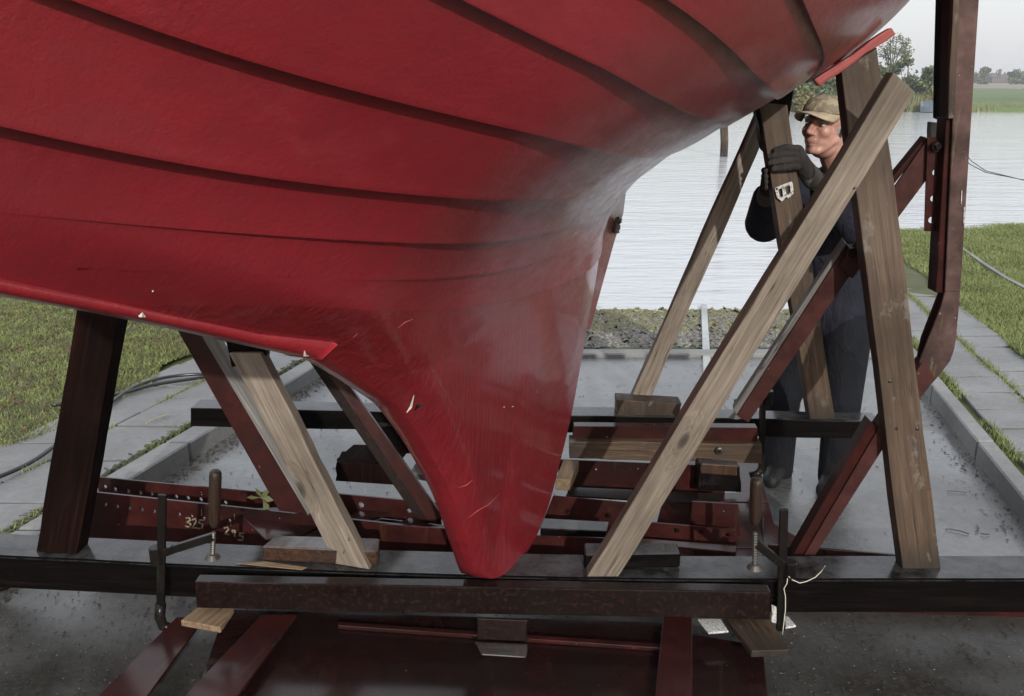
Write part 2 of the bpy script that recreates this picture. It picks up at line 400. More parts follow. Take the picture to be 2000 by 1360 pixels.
def litter(name, N, xr, y0, y1, zf, m, s, label, cat, seed=5):
    r = np.random.RandomState(seed); y = y0 + (y1 - y0) * r.rand(N)
    x = np.array([xr(v)[0] + (xr(v)[1] - xr(v)[0]) * q for v, q in zip(y, r.rand(N))]); z = np.array([zf(a, b) for a, b in zip(x, y)])
    V = []; Fc = []
    for i in range(N):
        a = r.rand() * 6.283; L_ = s * (.5 + r.rand()); w = L_ * (.25 + .4 * r.rand()); c, d = math.cos(a), math.sin(a); t = L_ * .35 * r.rand()
        P = [(-L_, 0, t), (-.3 * L_, -w, 0), (.4 * L_, -w * .8, .2 * t), (L_, 0, t), (.4 * L_, w * .8, 0), (-.3 * L_, w, .3 * t)]
        k = len(V); V += [(x[i] + p_[0] * c - p_[1] * d, y[i] + p_[0] * d + p_[1] * c, z[i] + .004 + p_[2]) for p_ in P]
        Fc += [(k, k + 1, k + 2, k + 3), (k, k + 3, k + 4, k + 5)]
    return tag(link(name, mesh(name, V, Fc), m, kind='stuff'), label, cat)
M_leaf = grassmat('dead_leaf', (.03, .018, .01), (.075, .04, .02), (.12, .085, .05))
M_dleaf = grassmat('wet_leaf', (.012, .009, .006), (.03, .02, .012), (.055, .04, .025))
litter('fallen_leaves', 1500, lambda y: (LLX(y) - 3.2, LLX(y)), 2.6, 9, lambda x, y: lawnz(x, y) + .014, M_leaf, .022, 'brown fallen leaves scattered over the left lawn', 'leaves')
litter('leaf_debris', 1100, lambda y: (lx(y) + .15, rx(y) - .1), 2.4, 6.1, lambda x, y: g(y), M_dleaf, .007, 'small dark leaf crumbs and twigs on the wet slipway', 'leaf litter', 8)
def edge_x(y):
    return (lx(y) + .14, lx(y) + .26)
litter('kerb_debris', 500, edge_x, 2.0, 6, lambda x, y: g(y), M_dleaf, .011, 'dark leaf litter gathered along the foot of the left kerb', 'leaf litter', 9)
litter('kerb_debris', 170, lambda y: (rx(y) - .24, rx(y) - .1), 3.2, 6, lambda x, y: g(y), M_dleaf, .008, 'dark leaf litter gathered along the foot of the right kerb', 'leaf litter', 10)
litter('soil_crumbs', 700, lambda y: (lx(y) - .09, lx(y) + .0), 1.6, 7, lambda x, y: g(y) + .08, M_soil, .016, 'dark soil crumbs in the gap between left paving and kerb', 'soil', 11)
litter('grit', 5200, lambda y: (lx(y) + .15, rx(y) + .3), 1.3, 3.0, lambda x, y: g(y), M_dleaf, .0055, 'dark grit and leaf crumbs on the muddy ground in front of the cradle', 'grit', 14)
litter('grit', 1400, lambda y: (lx(y) + .15, rx(y) + .3), 1.3, 3.0, lambda x, y: g(y), M_slab, .0035, 'pale grit specks on the muddy ground in front of the cradle', 'grit', 15)
# moss tufts in the joints
def tufts(name, N, xf, y0, y1, label, seed):
    r = np.random.RandomState(seed); y = y0 + (y1 - y0) * r.rand(N); x = np.array([xf(v, q) for v, q in zip(y, r.rand(N))])
    keep = (np.sin(x * 9 + y * 4) + np.sin(y * 6.3)) > -.5; x, y = x[keep], y[keep]; N = len(x)
    z = SL * (y - 2.3) + .07; a = r.rand(N) * 6.28; h = .012 + .02 * r.rand(N); w = .004
    V = np.zeros((N, 3, 3)); V[:, 0] = np.c_[x - np.cos(a) * w, y - np.sin(a) * w, z]; V[:, 1] = np.c_[x + np.cos(a) * w, y + np.sin(a) * w, z]
    V[:, 2] = np.c_[x + r.randn(N) * .012, y + r.randn(N) * .012, z + h + .012]
    tag(link(name, np_mesh(name, V.reshape(-1, 3), np.arange(N * 3).reshape(N, 3)), M_grassR, kind='stuff'), label, 'moss')
tufts('moss_tufts', 9000, lambda y, q: rx(y) + (.055 if q < .45 else .055 + .36 if q < .8 else .055 + .72) + rnd.gauss(0, .022), 3.8, 11, 'moss and grass tufts growing in the joints of the right paving', 21)
tufts('moss_tufts', 2500, lambda y, q: lx(y) - (.055 if q < .5 else .455) + rnd.gauss(0, .012), 1.8, 8.5, 'moss tufts growing in the joints of the left paving', 22)

# sill, beach
bm = bmesh.new()
for (ya, yb, za, zb) in ((YS, YS + .14, -.2, .03), (YS + .14, YS + .5, -.24, -.035)):
    add_hexa(bm, [(lx(ya), ya, g(ya) - .2), (rx(ya) - .1, ya, g(ya) - .2), (rx(yb) - .1, yb, g(yb) - .2), (lx(yb), yb, g(yb) - .2),
                  (lx(ya), ya, g(ya) + zb), (rx(ya) - .1, ya, g(ya) + zb), (rx(yb) - .1, yb, g(yb) + zb), (lx(yb), yb, g(yb) + zb)])
bevel(bm, .01); o = link('slip_sill', bm_mesh('slip_sill', bm), M_kerb, kind='structure')
def beachz(y): return g(YS + .3) - .02 - .075 * (y - YS - .3)
strip_grid('beach', lambda y: (lx(y) - .3, rx(y) + .3), YS + .3, 10, 30, 30, lambda x, y: beachz(y), M_soil, jitter=.01)
r = np.random.RandomState(4)
def pebbles(name, N, y0, y1, m, s, label, cat):
    oct_ = np.array([(1, 0, 0), (0, 1, 0), (-1, 0, 0), (0, -1, 0), (0, 0, 1)], float)
    fc = np.array([(0, 1, 4), (1, 2, 4), (2, 3, 4), (3, 0, 4)])
    y = y0 + (y1 - y0) * r.rand(N); x = np.array([lx(v) for v in y]) + r.rand(N) * np.array([rx(v) - lx(v) for v in y])
    V = np.zeros((N, 5, 3)); a = r.rand(N) * 6.28; S = s * (.4 + r.rand(N) ** 2 * 1.4)
    sx_, sy_, sz_ = S, S * (.3 + .6 * r.rand(N)), S * (.25 + .4 * r.rand(N))
    q = oct_[None] * np.stack([sx_, sy_, sz_], 1)[:, None]
    tz = r.randn(N) * .35
    V[..., 0] = x[:, None] + q[..., 0] * np.cos(a)[:, None] - q[..., 1] * np.sin(a)[:, None]
    V[..., 1] = y[:, None] + q[..., 0] * np.sin(a)[:, None] + q[..., 1] * np.cos(a)[:, None]
    V[..., 2] = np.array([beachz(v) for v in y])[:, None] + q[..., 2] + q[..., 0] * tz[:, None] + .004
    Fa = (fc[None] + 5 * np.arange(N)[:, None, None]).reshape(-1, 3)
    return tag(link(name, np_mesh(name, V.reshape(-1, 3), Fa), m, kind='stuff'), label, cat)
M_peb = grassmat('beach_shingle', (.03, .028, .024), (.13, .125, .11), (.3, .29, .27))
M_weed = grassmat('washed_up_weed', (.05, .05, .022), (.13, .125, .055), (.27, .265, .15))
for mm in (M_peb, M_weed):
    for nn in mm.node_tree.nodes:
        if nn.type == 'TEX_NOISE': nn.inputs['Scale'].default_value = 40
pebbles('shingle', 9000, YS + .38, 7.9, M_peb, .03, 'grey shingle and shells on the beach between slipway and water', 'shingle')
pebbles('water_weed', 5200, 7.1, 8.15, M_weed, .034, 'yellow green weed washed up along the water edge', 'weed')

# water
M_water, n, p, L = mat('lake_water')
v = coords(n, (1, 1, 1)); w1 = noise(n, coords(n, (.8, 3.2, 1)), 2.2, 4, .55); w2 = noise(n, coords(n, (.25, 1.0, 1)), 1.2, 3, .5)
p.inputs['Base Color'].default_value = (.42, .44, .46, 1); p.inputs['Roughness'].default_value = .06; p.inputs['IOR'].default_value = 1.33
p.inputs['Metallic'].default_value = 0.0
L.new(bump(n, w1, .5, .05, bump(n, w2, .3, .14)), p.inputs['Normal'])
bmw = [(-160, 7.0, ZW), (160, 7.0, ZW), (160, 75, ZW), (-160, 75, ZW)]
link('lake', mesh('lake', bmw, [(0, 1, 2, 3)]), M_water, kind='structure')
# base ground under everything, far terrain
M_far = grassmat('far_meadow', (.05, .08, .03), (.07, .11, .035), (.10, .13, .05))
for nn in M_far.node_tree.nodes:
    if nn.type == 'TEX_NOISE': nn.inputs['Scale'].default_value = .08
M_field = grassmat('dry_field', (.12, .11, .07), (.16, .15, .1), (.18, .17, .12))
for nn in M_field.node_tree.nodes:
    if nn.type == 'TEX_NOISE': nn.inputs['Scale'].default_value = .05
M_bed = concrete('lake_bed', (.05, .05, .04), .9)
link('lake_bed', mesh('lake_bed', [(-200, -30, -.9), (200, -30, -.9), (200, 80, -.9), (-200, 80, -.9)], [(0, 1, 2, 3)]), M_bed, kind='structure')
Vf = []; Ff = []
nx = 60
for j, (dy, z) in enumerate(((0, -.6), (.5, -.05), (2.5, .35), (40, .45), (72, .5))):
    for i in range(nx + 1):
        x = -200 + 500 * i / nx
        base = 61 + .8 * math.sin(i * 1.7) + .5 * math.sin(i * .6) + (-2.5 if False else 0)
        Vf.append((x, base + dy, z + (.05 * math.sin(i * 2.3 + j) if j > 1 else 0)))
for j in range(4):
    for i in range(nx):
        k = j * (nx + 1) + i; Ff.append((k, k + 1, k + nx + 2, k + nx + 1))
link('far_bank', mesh('far_bank', Vf, Ff, True), M_far, kind='structure')
link('far_field', mesh('far_field', [(-1200, 131, .5), (1500, 131, .5), (2500, 1600, 1.2), (-2200, 1600, 1.2)], [(0, 1, 2, 3)]), M_field, kind='structure')

# ------------------------------------------------------------------ far vegetation and things
def leafmat(name, a, b_, c):
    m, n, p, L = mat(name)
    cc = ramp(n, noise(n, coords(n), 1.4, 4, .6), [(.3, a), (.5, b_), (.72, c)])
    L.new(cc, p.inputs['Base Color']); p.inputs['Roughness'].default_value = .7
    p.inputs['Transmission Weight'].default_value = 0; return m
M_l1 = leafmat('green_foliage', (.025, .04, .018), (.06, .085, .03), (.12, .14, .05))
M_l2 = leafmat('autumn_foliage', (.06, .06, .02), (.13, .12, .035), (.2, .19, .06))
M_l3 = leafmat('thin_foliage', (.05, .06, .035), (.08, .1, .05), (.13, .15, .08))
M_bark, n, p, L = mat('bark'); p.inputs['Base Color'].default_value = (.05, .042, .035, 1); p.inputs['Roughness'].default_value = .9
def crown_mesh(clumps, N, leaf, seed):
    r = np.random.RandomState(seed); C = np.array([c[:3] for c in clumps]); R = np.array([c[3] for c in clumps])
    pr = R ** 2 / (R ** 2).sum(); k = r.choice(len(C), N, p=pr)
    d = r.randn(N, 3); d /= np.linalg.norm(d, axis=1)[:, None]; rad = (r.rand(N) ** .45)[:, None]
    P = C[k] + d * rad * R[k][:, None] * (1 + .25 * r.randn(N, 1)) * np.array([1, 1, .85])
    a = r.randn(N, 3); a /= np.linalg.norm(a, axis=1)[:, None]; b = np.cross(a, r.randn(N, 3)); b /= np.linalg.norm(b, axis=1)[:, None]
    s = leaf * (.5 + r.rand(N, 1))
    V = np.stack([P - a * s, P + b * s * .6, P + a * s, P - b * s * .6], 1)
    return np_mesh('crown', V.reshape(-1, 3), np.arange(N * 4).reshape(N, 4))
def bush(px, topy, basey, wpx, Y, m, label, seed, N=1500, name='shrub', trunk=True, leaf=.13, group='shrubs and trees on the far bank'):
    top = W(px, topy - 9, Y); zb = .1; sc_ = Y / .97 / F
    h = top.z - zb; wd = wpx * sc_; rr = random.Random(seed)
    root = empty(name, (top.x, Y, zb), label, 'tree' if name.endswith('tree') else 'shrub', group)
    cl = []
    for i in range(11):
        f = rr.random(); rad = wd * rr.uniform(.16, .3)
        cl.append((top.x + rr.uniform(-.5, .5) * wd * (1 - .55 * f), Y + rr.uniform(-.5, .5) * wd * .6, zb + h * (.12 + .8 * f) - rad * .3, rad * (1.1 - .5 * f)))
    cl.append((top.x, Y, zb + h - wd * .14, wd * .15))
    link('crown', crown_mesh(cl, N, leaf, seed), m, root)
    bm = bmesh.new()
    add_tube(bm, [(top.x, Y, zb - .4), (top.x + .05 * wd, Y, zb + h * .4), (top.x, Y, zb + h * .85)], [wd * .03 + .03, wd * .02 + .02, .01], 6)
    for i in range(6):
        c = cl[i]; z0 = zb + h * .15 + .1 * i
        add_tube(bm, [(top.x, Y, z0), ((top.x + c[0]) / 2, (Y + c[1]) / 2, (z0 + c[2]) / 2 + .1), c[:3]], [.035, .022, .008], 5)
    link('trunk', bm_mesh('trunk', bm), M_bark, root)
bush(1560, 160, 215, 90, 62, M_l1, 'dark green shrub on the far bank, leftmost beside the hull', 31, 2600)
bush(1600, 148, 215, 90, 64, M_l1, 'dense green shrub on the far bank directly above the cap', 32, 2600)
bush(1570, 185, 215, 40, 60.7, M_l2, 'small yellow green bush at the water edge above the cap', 33, 900)
bush(1640, 140, 215, 90, 66, M_l1, 'tall green shrub on the far bank behind the upright timber', 34, 2400)
bush(1715, 132, 218, 70, 64, M_l1, 'green shrub on the far bank just right of the upright timber top', 35, 2200)
bush(1776, 116, 218, 78, 65, M_l1, 'tallest bushy green tree on the far bank left of the steel post', 36, 3000, 'bushy_tree')
bush(1812, 140, 218, 56, 63, M_l1, 'rounded green shrub on the far bank next to the steel post', 37, 1800)
bush(1836, 180, 219, 44, 61.5, M_l2, 'low yellowish shrub on the far bank close to the steel post', 38, 900)
bush(1745, 170, 219, 70, 61.8, M_l2, 'low yellowish shrub at the water edge behind the pale prop end', 39, 1200)
# tall sparse tree
def tall_tree():
    Y = 66; base = W(1738, 205, Y); root = empty('sparse_tree', (base.x, Y, .2), 'tall thin tree with sparse pale foliage rising above the far shrubs', 'tree', None)
    bm = bmesh.new(); rr = random.Random(3); tips = []
    for (tx, ty) in ((1733, 92), (1740, 78), (1752, 74), (1763, 84), (1774, 95), (1745, 100), (1768, 108), (1728, 104)):
        tip = W(tx, ty, Y + rr.uniform(-1, 1)); midp = W(1738 + (tx - 1738) * .35, 130 + rr.uniform(-8, 8), Y)
        add_tube(bm, [(base.x + rr.uniform(-.2, .2), Y, .1), midp, tip], [.07, .05, .015], 5); tips.append(tip)
        for q in range(4):
            a = midp.lerp(tip, .3 + .17 * q); b_ = a + Vector((rr.uniform(-.6, .6), rr.uniform(-.5, .5), rr.uniform(.1, .7)))
            add_tube(bm, [a, b_], [.02, .006], 4); tips.append(b_)
    link('trunk', bm_mesh('trunk', bm), M_bark, root)
    link('crown', crown_mesh([(t.x, t.y, t.z, .34) for t in tips], 1100, .07, 5), M_l3, root)
tall_tree()
# reeds on the far edge
M_reed = leafmat('reed_stems', (.07, .085, .03), (.12, .13, .05), (.2, .19, .09))
N = 9000; r = np.random.RandomState(12); x = -10 + 60 * r.rand(N); y = 60.6 + 1.6 * r.rand(N); h = (.5 + .9 * r.rand(N)) * np.where((x > 21) & (x < 29), 1.0, .5)
V = np.zeros((N, 3, 3)); V[:, 0] = np.c_[x - .03, y, np.full(N, -.35)]; V[:, 1] = np.c_[x + .03, y, np.full(N, -.35)]; V[:, 2] = np.c_[x + r.randn(N) * .12, y, -.3 + h]
tag(link('reeds', np_mesh('reeds', V.reshape(-1, 3), np.arange(N * 3).reshape(N, 3)), M_reed, kind='stuff'), 'reeds growing along the far water edge', 'reeds')
# far tree belt, farmhouse
for i, (px, ty, wpx, Y) in enumerate(((1822, 138, 34, 190), (1838, 141, 26, 200), (1925, 140, 22, 230), (1985, 146, 30, 230))):
    bush(px, ty, 155, wpx, Y, M_l1, ['far pale tree just left of the steel post top', 'smaller far pale tree touching the steel post', 'lone far rounded tree right of the steel post', 'far tree at the right edge of the fields'][i], 50 + i, 700, 'distant_tree', leaf=.5, group='distant trees on the horizon')
cl = []
for i in range(60): cl.append((W(1880 + i * 4.2, 155, 300).x, 300 + rnd.uniform(-6, 6), 1.5 + rnd.uniform(0, 1), rnd.uniform(1.5, 2.6)))
tag(link('far_hedge', crown_mesh(cl, 5000, .6, 6), M_l1, kind='stuff'), 'long low tree belt on the horizon beyond the fields', 'hedge')
hp = W(1948, 150, 285); root = empty('farmhouse', (hp.x, 285, 1), 'tiny distant farmhouse with a red brick chimney tower on the horizon', 'house')
M_brick, n, p, L = mat('far_brick'); p.inputs['Base Color'].default_value = (.06, .035, .03, 1)
M_roof, n, p, L = mat('far_roof'); p.inputs['Base Color'].default_value = (.045, .042, .04, 1)
bm = bmesh.new(); add_box(bm, (hp.x, 285, 1.6), 5, 4, 1.6); link('wall', bm_mesh('wall', bm), M_brick, root)
bm = bmesh.new(); x0 = hp.x
vs = [bm.verts.new(q) for q in ((x0 - 2.8, 282.7, 2.4), (x0 + 2.8, 282.7, 2.4), (x0 + 2.8, 287.3, 2.4), (x0 - 2.8, 287.3, 2.4), (x0 - 2.5, 285, 3.3), (x0 + 2.5, 285, 3.3))]
for f in ((0, 1, 5, 4), (2, 3, 4, 5), (0, 4, 3), (1, 2, 5), (3, 2, 1, 0)): bm.faces.new([vs[i] for i in f])
link('roof', bm_mesh('roof', bm), M_roof, root)
bm = bmesh.new(); add_box(bm, (hp.x + .3, 284.5, 3.1), .7, .7, 3.4); link('chimney', bm_mesh('chimney', bm), M_brick, root)
# mooring pile, float, covered boat, wires
pt = WZ(1413, 306, ZW); root_p = pt
bm = bmesh.new(); Yp = pt.y; a = W(1412, 238, Yp); wp = 7.5 * Yp / F
add_tube(bm, [(pt.x + .02, Yp, ZW - .5), (pt.x, Yp, ZW + .4), (a.x, Yp, a.z + .25)], [wp, wp, wp * 1.05], 8)
tag(link('mooring_pile', bm_mesh('mooring_pile', bm), M_brown), 'dark wooden mooring pile standing in the lake below the hull', 'post')
f = WZ(1548, 213, ZW); bm = bmesh.new()
bmesh.ops.create_icosphere(bm, subdivisions=2, radius=.35, matrix=Matrix.Translation((f.x, f.y, ZW + .05)) @ Matrix.Diagonal((1.3, .8, .55, 1)))
bmesh.ops.create_icosphere(bm, subdivisions=2, radius=.14, matrix=Matrix.Translation((f.x - .3, f.y, ZW + .32)))
tag(link('water_bird', bm_mesh('water_bird', bm, True), M_hose), 'small dark water bird floating far out left of the cap', 'bird')
M_blue, n, p, L = mat('blue_tarpaulin'); p.inputs['Base Color'].default_value = (.05, .07, .09, 1); p.inputs['Roughness'].default_value = .5
f = W(1826, 210, 60.3); bm = bmesh.new()
rings = []
for i in range(9):
    u = i / 8 * 2 - 1; w_ = .42 * (1 - u * u * .8); hgt = .5 + .12 * (1 - abs(u))
    rings.append([bm.verts.new((f.x + u * 1.1, 60.1 + y_, z_)) for (y_, z_) in ((-w_, -.3), (-w_, .0), (-w_ * .5, hgt * .6 - .1), (0, hgt - .15), (w_ * .5, hgt * .6 - .1), (w_, 0), (w_, -.3))])
for A, B_ in zip(rings, rings[1:]):
    for k in range(6): bm.faces.new((A[k], A[k + 1], B_[k + 1], B_[k]))
tag(link('covered_boat', bm_mesh('covered_boat', bm), M_blue), 'small boat under a grey blue cover on the far bank by the post', 'boat')
for k, (pa, pm, pb) in enumerate((((1896, 314), (1925, 334), (1966, 344)), ((1894, 321), (1925, 337), (1966, 345)))):
    bm = bmesh.new(); A, M_, B_ = W(*pa, 9), W(*pm, 9), W(*pb, 9)
    far = B_ + (B_ - M_) * 2 ; start = A + (A - M_) * 1.0 + Vector((0, 0, .1))
    add_tube(bm, [start, A, M_, B_, far], .004, 5)
    tag(link('mooring_line', bm_mesh('mooring_line', bm), M_hose), ['upper of two thin ropes sagging over the water at the right', 'lower of two thin ropes sagging over the water at the right'][k], 'rope', 'thin ropes over the water')
# rail running into the water, edging board on the right lawn
A, B_ = WG(1385, 800, .04), WZ(1375, 594, ZW + .03)
M_rail = concrete('galvanised_rail', (.36, .38, .38), .5)
bm = bmesh.new(); segs = 3
root = empty('slip_rail', A, 'pale grey flat rail running over the shingle into the water', 'rail')
for i in range(segs):
    a = A.lerp(B_, i / segs); b_ = A.lerp(B_, (i + .993) / segs); bm = bmesh.new(); w_ = .028
    add_hexa(bm, [a + Vector((-w_, 0, -.05)), a + Vector((w_, 0, -.05)), b_ + Vector((w_, 0, -.05)), b_ + Vector((-w_, 0, -.05)),
                  a + Vector((-w_, 0, 0)), a + Vector((w_, 0, 0)), b_ + Vector((w_, 0, 0)), b_ + Vector((-w_, 0, 0))])
    bevel(bm, .003); link('rail_section', bm_mesh('rail_section', bm), M_rail, root)
pts = [(1766, 438), (1800, 457), (1835, 472), (1880, 500), (1920, 522), (1966, 548), (2010, 572)]
root = empty('edging_board', WG(1766, 438, .1), 'weathered grey edging boards laid in a line across the right lawn', 'edging')
for a, b_ in zip(pts, pts[1:]):
    A = WG(*a, .10); B_ = WG(*b_, .10); A.z = lawnz(A.x, A.y) + .03; B_.z = lawnz(B_.x, B_.y) + .03
    d = (B_ - A).normalized(); s = Vector((d.y, -d.x, 0)) * .022; bm = bmesh.new(); B_ = B_ - d * .02
    add_hexa(bm, [A - s - Vector((0, 0, .06)), A + s - Vector((0, 0, .06)), B_ + s - Vector((0, 0, .06)), B_ - s - Vector((0, 0, .06)), A - s, A + s, B_ + s, B_ - s])
    link('board', bm_mesh('board', bm), M_kerb, root)
# hose on the left paving
def hose(pts, label):
    P = [WG(a, b, .10) for a, b in pts]; fine = []
    for i in range(len(P) - 1):
        p0, p1, p2, p3 = P[max(i - 1, 0)], P[i], P[i + 1], P[min(i + 2, len(P) - 1)]
        for k in range(6):
            t = k / 6; fine.append(.5 * ((2 * p1) + (p2 - p0) * t + (2 * p0 - 5 * p1 + 4 * p2 - p3) * t * t + (3 * p1 - p0 - 3 * p2 + p3) * t ** 3))
    fine.append(P[-1]); bm = bmesh.new(); add_tube(bm, fine, .011, 8)
    tag(link('hose', bm_mesh('hose', bm, True), M_hose), label, 'hose', 'black hose on the left paving')
hose([(-60, 955), (30, 918), (70, 897), (100, 876), (150, 838), (205, 795), (260, 757), (320, 738), (390, 731), (440, 735)], 'black hose curving from the left edge behind the dark leg, outer loop')
hose([(100, 792), (180, 780), (240, 768), (300, 752), (390, 738), (450, 728)], 'straighter black hose strand lying just inside the curved one')
# twig and sprigs
M_twig, n, p, L = mat('dry_twig'); p.inputs['Base Color'].default_value = (.32, .27, .18, 1)
M_dtwig, n, p, L = mat('dark_twig'); p.inputs['Base Color'].default_value = (.03, .022, .016, 1)
bm = bmesh.new(); add_tube(bm, [WG(285, 827, .095), WG(303, 817, .1), WG(331, 809, .095)], .003, 5)
tag(link('twig', bm_mesh('twig', bm), M_twig), 'pale dry twig lying on the left paving', 'twig')
for i, (a, b_, c) in enumerate((((1850, 959), (1870, 960), (1888, 962)), ((1852, 1033), (1875, 1037), (1893, 1043)), ((1875, 915), (1888, 920), (1880, 908)), ((1908, 1025), (1912, 1033), (1905, 1039)), ((1915, 1042), (1925, 1044), (1932, 1043)))):
    bm = bmesh.new(); add_tube(bm, [WG(*a, .006), WG(*b_, .008), WG(*c, .006)], .0022, 5)
    tag(link('twig', bm_mesh('twig', bm), M_dtwig), ['dark straight twig on the wet slip right of the upright timber', 'longest dark twig low on the right of the slip', 'dark forked twig near the right kerb', 'small curled dark twig on the right of the slip', 'short dark twig beside the curled one on the slip'][i], 'twig', 'twigs on the wet slipway')

# ------------------------------------------------------------------ TIMBER builder: front face given by four corners, real thickness behind
def timber(name, q, Yb, Yt, th, m, label=None, cat=None, parent=None, group=None, jit=.0016, bev=.004, n=14, zb=None, plane=None):
    """q = (bottom-left, bottom-right, top-right, top-left) pixels of the face; Yb, Yt its distances"""
    if plane is not None: c = [WZ(a, b, z) for (a, b), z in zip(q, plane)]
    else: c = [W(*q[0], Yb), W(*q[1], Yb), W(*q[2], Yt), W(*q[3], Yt)]
    if zb is not None: c[0], c[1] = WZ(*q[0], zb), WZ(*q[1], zb)
    ax = ((c[3] + c[2]) / 2 - (c[0] + c[1]) / 2); Ln = ax.length; ax.normalize()
    wx = (c[1] - c[0] + c[2] - c[3]); wx = (wx - ax * wx.dot(ax)).normalized(); nn = wx.cross(ax)   # away from camera?
    if nn.y < 0: nn = -nn
    R = Matrix((wx, -nn, ax)).transposed().to_4x4()      # local x=width, z=length, y towards viewer
    if R.determinant() < 0: R = Matrix((-wx, -nn, ax)).transposed().to_4x4()
    M = Matrix.Translation((c[0] + c[1]) / 2) @ R; Mi = M.inverted()
    lc = [Mi @ k for k in c]
    bm = bmesh.new(); prev = None; rr = random.Random(int(q[0][0] * 7 + q[0][1]))
    ph = [rr.uniform(0, 6) for _ in range(4)]
    for i in range(n + 1):
        t = i / n; A = lc[0].lerp(lc[3], t); B_ = lc[1].lerp(lc[2], t)
        j = lambda k: (rr.uniform(-jit, jit) + jit * 1.2 * math.sin(t * 9 + ph[k])) if 0 < i < n else 0
        ring = [bm.verts.new(v) for v in (A + Vector((j(0), 0, 0)), B_ + Vector((j(1), 0, 0)), B_ + Vector((j(1), -th + j(2), 0)), A + Vector((j(0), -th + j(3), 0)))]
        if prev:
            for k in range(4): bm.faces.new((prev[k], prev[(k + 1) % 4], ring[(k + 1) % 4], ring[k]))
        else: bm.faces.new(ring[::-1])
        prev = ring
    bm.faces.new(prev)
    bmesh.ops.recalc_face_normals(bm, faces=bm.faces)
    ed = [e for e in bm.edges if e.calc_face_angle(0) > .6]
    bmesh.ops.bevel(bm, geom=ed, offset=bev, segments=2, profile=.6, affect='EDGES', clamp_overlap=True)
    me = bm_mesh(name, bm)
    o = link(name, me, m, parent, M)
    if label and cat: tag(o, label, cat, group)
    return o
def dots(o, pts, Y, rad, m, name='nail'):
    for (px, py) in pts:
        c = W(px, py, Y); bm = bmesh.new()
        bmesh.ops.create_uvsphere(bm, u_segments=8, v_segments=5, radius=rad, matrix=Matrix.Translation(c) @ Matrix.Diagonal((1, .35, 1, 1)))
        k = link(name, bm_mesh(name, bm, True), m); k.parent = o; k.matrix_parent_inverse = o.matrix_basis.inverted()

# cross beams -----------------------------------------------------------
ZB = .25
def bowed_beam(name, top, dfront, depth, z0, zt, m, label, bowz=None):
    """top: pixels along the front upper edge at height z0"""
    P = [WZ(a, b, z0) for a, b in top]
    # resample
    root = P[0]; ax = (P[-1] - P[0]).normalized(); side = Vector((-ax.y, ax.x, 0)).normalized()
    R = Matrix((Vector((0, 0, 1)).cross(ax) * -1, Vector((0, 0, 1)), ax)).transposed().to_4x4()
    M = Matrix.Translation(P[0]) @ R; Mi = M.inverted(); bm = bmesh.new(); prev = None
    for i, p_ in enumerate(P):
        jz = rnd.uniform(-.0015, .0015)
        ring = [bm.verts.new(Mi @ v) for v in (p_ + Vector((0, 0, jz)), p_ + side * depth + Vector((0, 0, jz)), p_ + side * depth - Vector((0, 0, zt)), p_ - Vector((0, 0, zt)))]
        if prev:
            for k in range(4): bm.faces.new((prev[k], prev[(k + 1) % 4], ring[(k + 1) % 4], ring[k]))
        else: bm.faces.new(ring[::-1])
        prev = ring
    bm.faces.new(prev); bmesh.ops.recalc_face_normals(bm, faces=bm.faces)
    bmesh.ops.bevel(bm, geom=[e for e in bm.edges if e.calc_face_angle(0) > .6], offset=.007, segments=2, affect='EDGES', clamp_overlap=True)
    return tag(link(name, bm_mesh(name, bm), m, None, M), label, 'beam')
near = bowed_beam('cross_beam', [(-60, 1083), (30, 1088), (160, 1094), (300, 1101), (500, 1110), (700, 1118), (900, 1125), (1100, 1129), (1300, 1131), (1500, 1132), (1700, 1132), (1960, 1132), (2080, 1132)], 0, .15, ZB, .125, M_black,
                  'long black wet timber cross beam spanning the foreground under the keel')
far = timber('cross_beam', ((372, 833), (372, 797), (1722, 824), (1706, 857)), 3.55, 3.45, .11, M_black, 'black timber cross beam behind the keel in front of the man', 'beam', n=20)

# clamped steel in front of the near beam
tag(timber('angle_bar', ((384, 1188), (380, 1137), (1506, 1157), (1504, 1211)), 2.42, 2.37, .045, M_dark, n=12, jit=.0005), 'rusty dark steel bar clamped to the front face of the near beam', 'steel bar')
root = empty('bracket', W(980, 1240, 2.36), 'short black steel bracket hanging below the middle of the clamped bar', 'bracket')
timber('flange', ((932, 1250), (1030, 1254), (1032, 1212), (932, 1208)), 2.34, 2.345, .012, M_dark, parent=root, n=2)
timber('foot', ((940, 1280), (1028, 1286), (1030, 1257), (926, 1253)), 2.30, 2.33, .05, M_dark, parent=root, n=2)
# wedges and scraps on the lower steel
def slab(name, q, z, th, m, label=None, cat=None, parent=None, group=None, bev=.003):
    c = [WZ(a, b, z) if not isinstance(z, (list, tuple)) else WZ(a, b, z[i]) for i, (a, b) in enumerate(q)]
    ax = (c[3] - c[0]); ax = ax.normalized(); up = (c[1] - c[0]).cross(ax).normalized()
    if up.z < 0: up = -up
    wx = ax.cross(up); R = Matrix((wx, up, ax)).transposed().to_4x4()
    if R.determinant() < 0: R = Matrix((-wx, up, ax)).transposed().to_4x4()
    M = Matrix.Translation(c[0]) @ R; Mi = M.inverted(); bm = bmesh.new()
    add_hexa(bm, [Mi @ (k - up * th) for k in c] + [Mi @ k for k in c]); bevel(bm, bev, 1)
    o = link(name, bm_mesh(name, bm), m, parent, M)
    if label and cat: tag(o, label, cat, group)
    return o
slab('wedge', ((352, 1212), (430, 1226), (457, 1186), (385, 1186)), .135, .022, M_fresh, 'small light brown wooden wedge under the left end of the clamped bar', 'wedge')
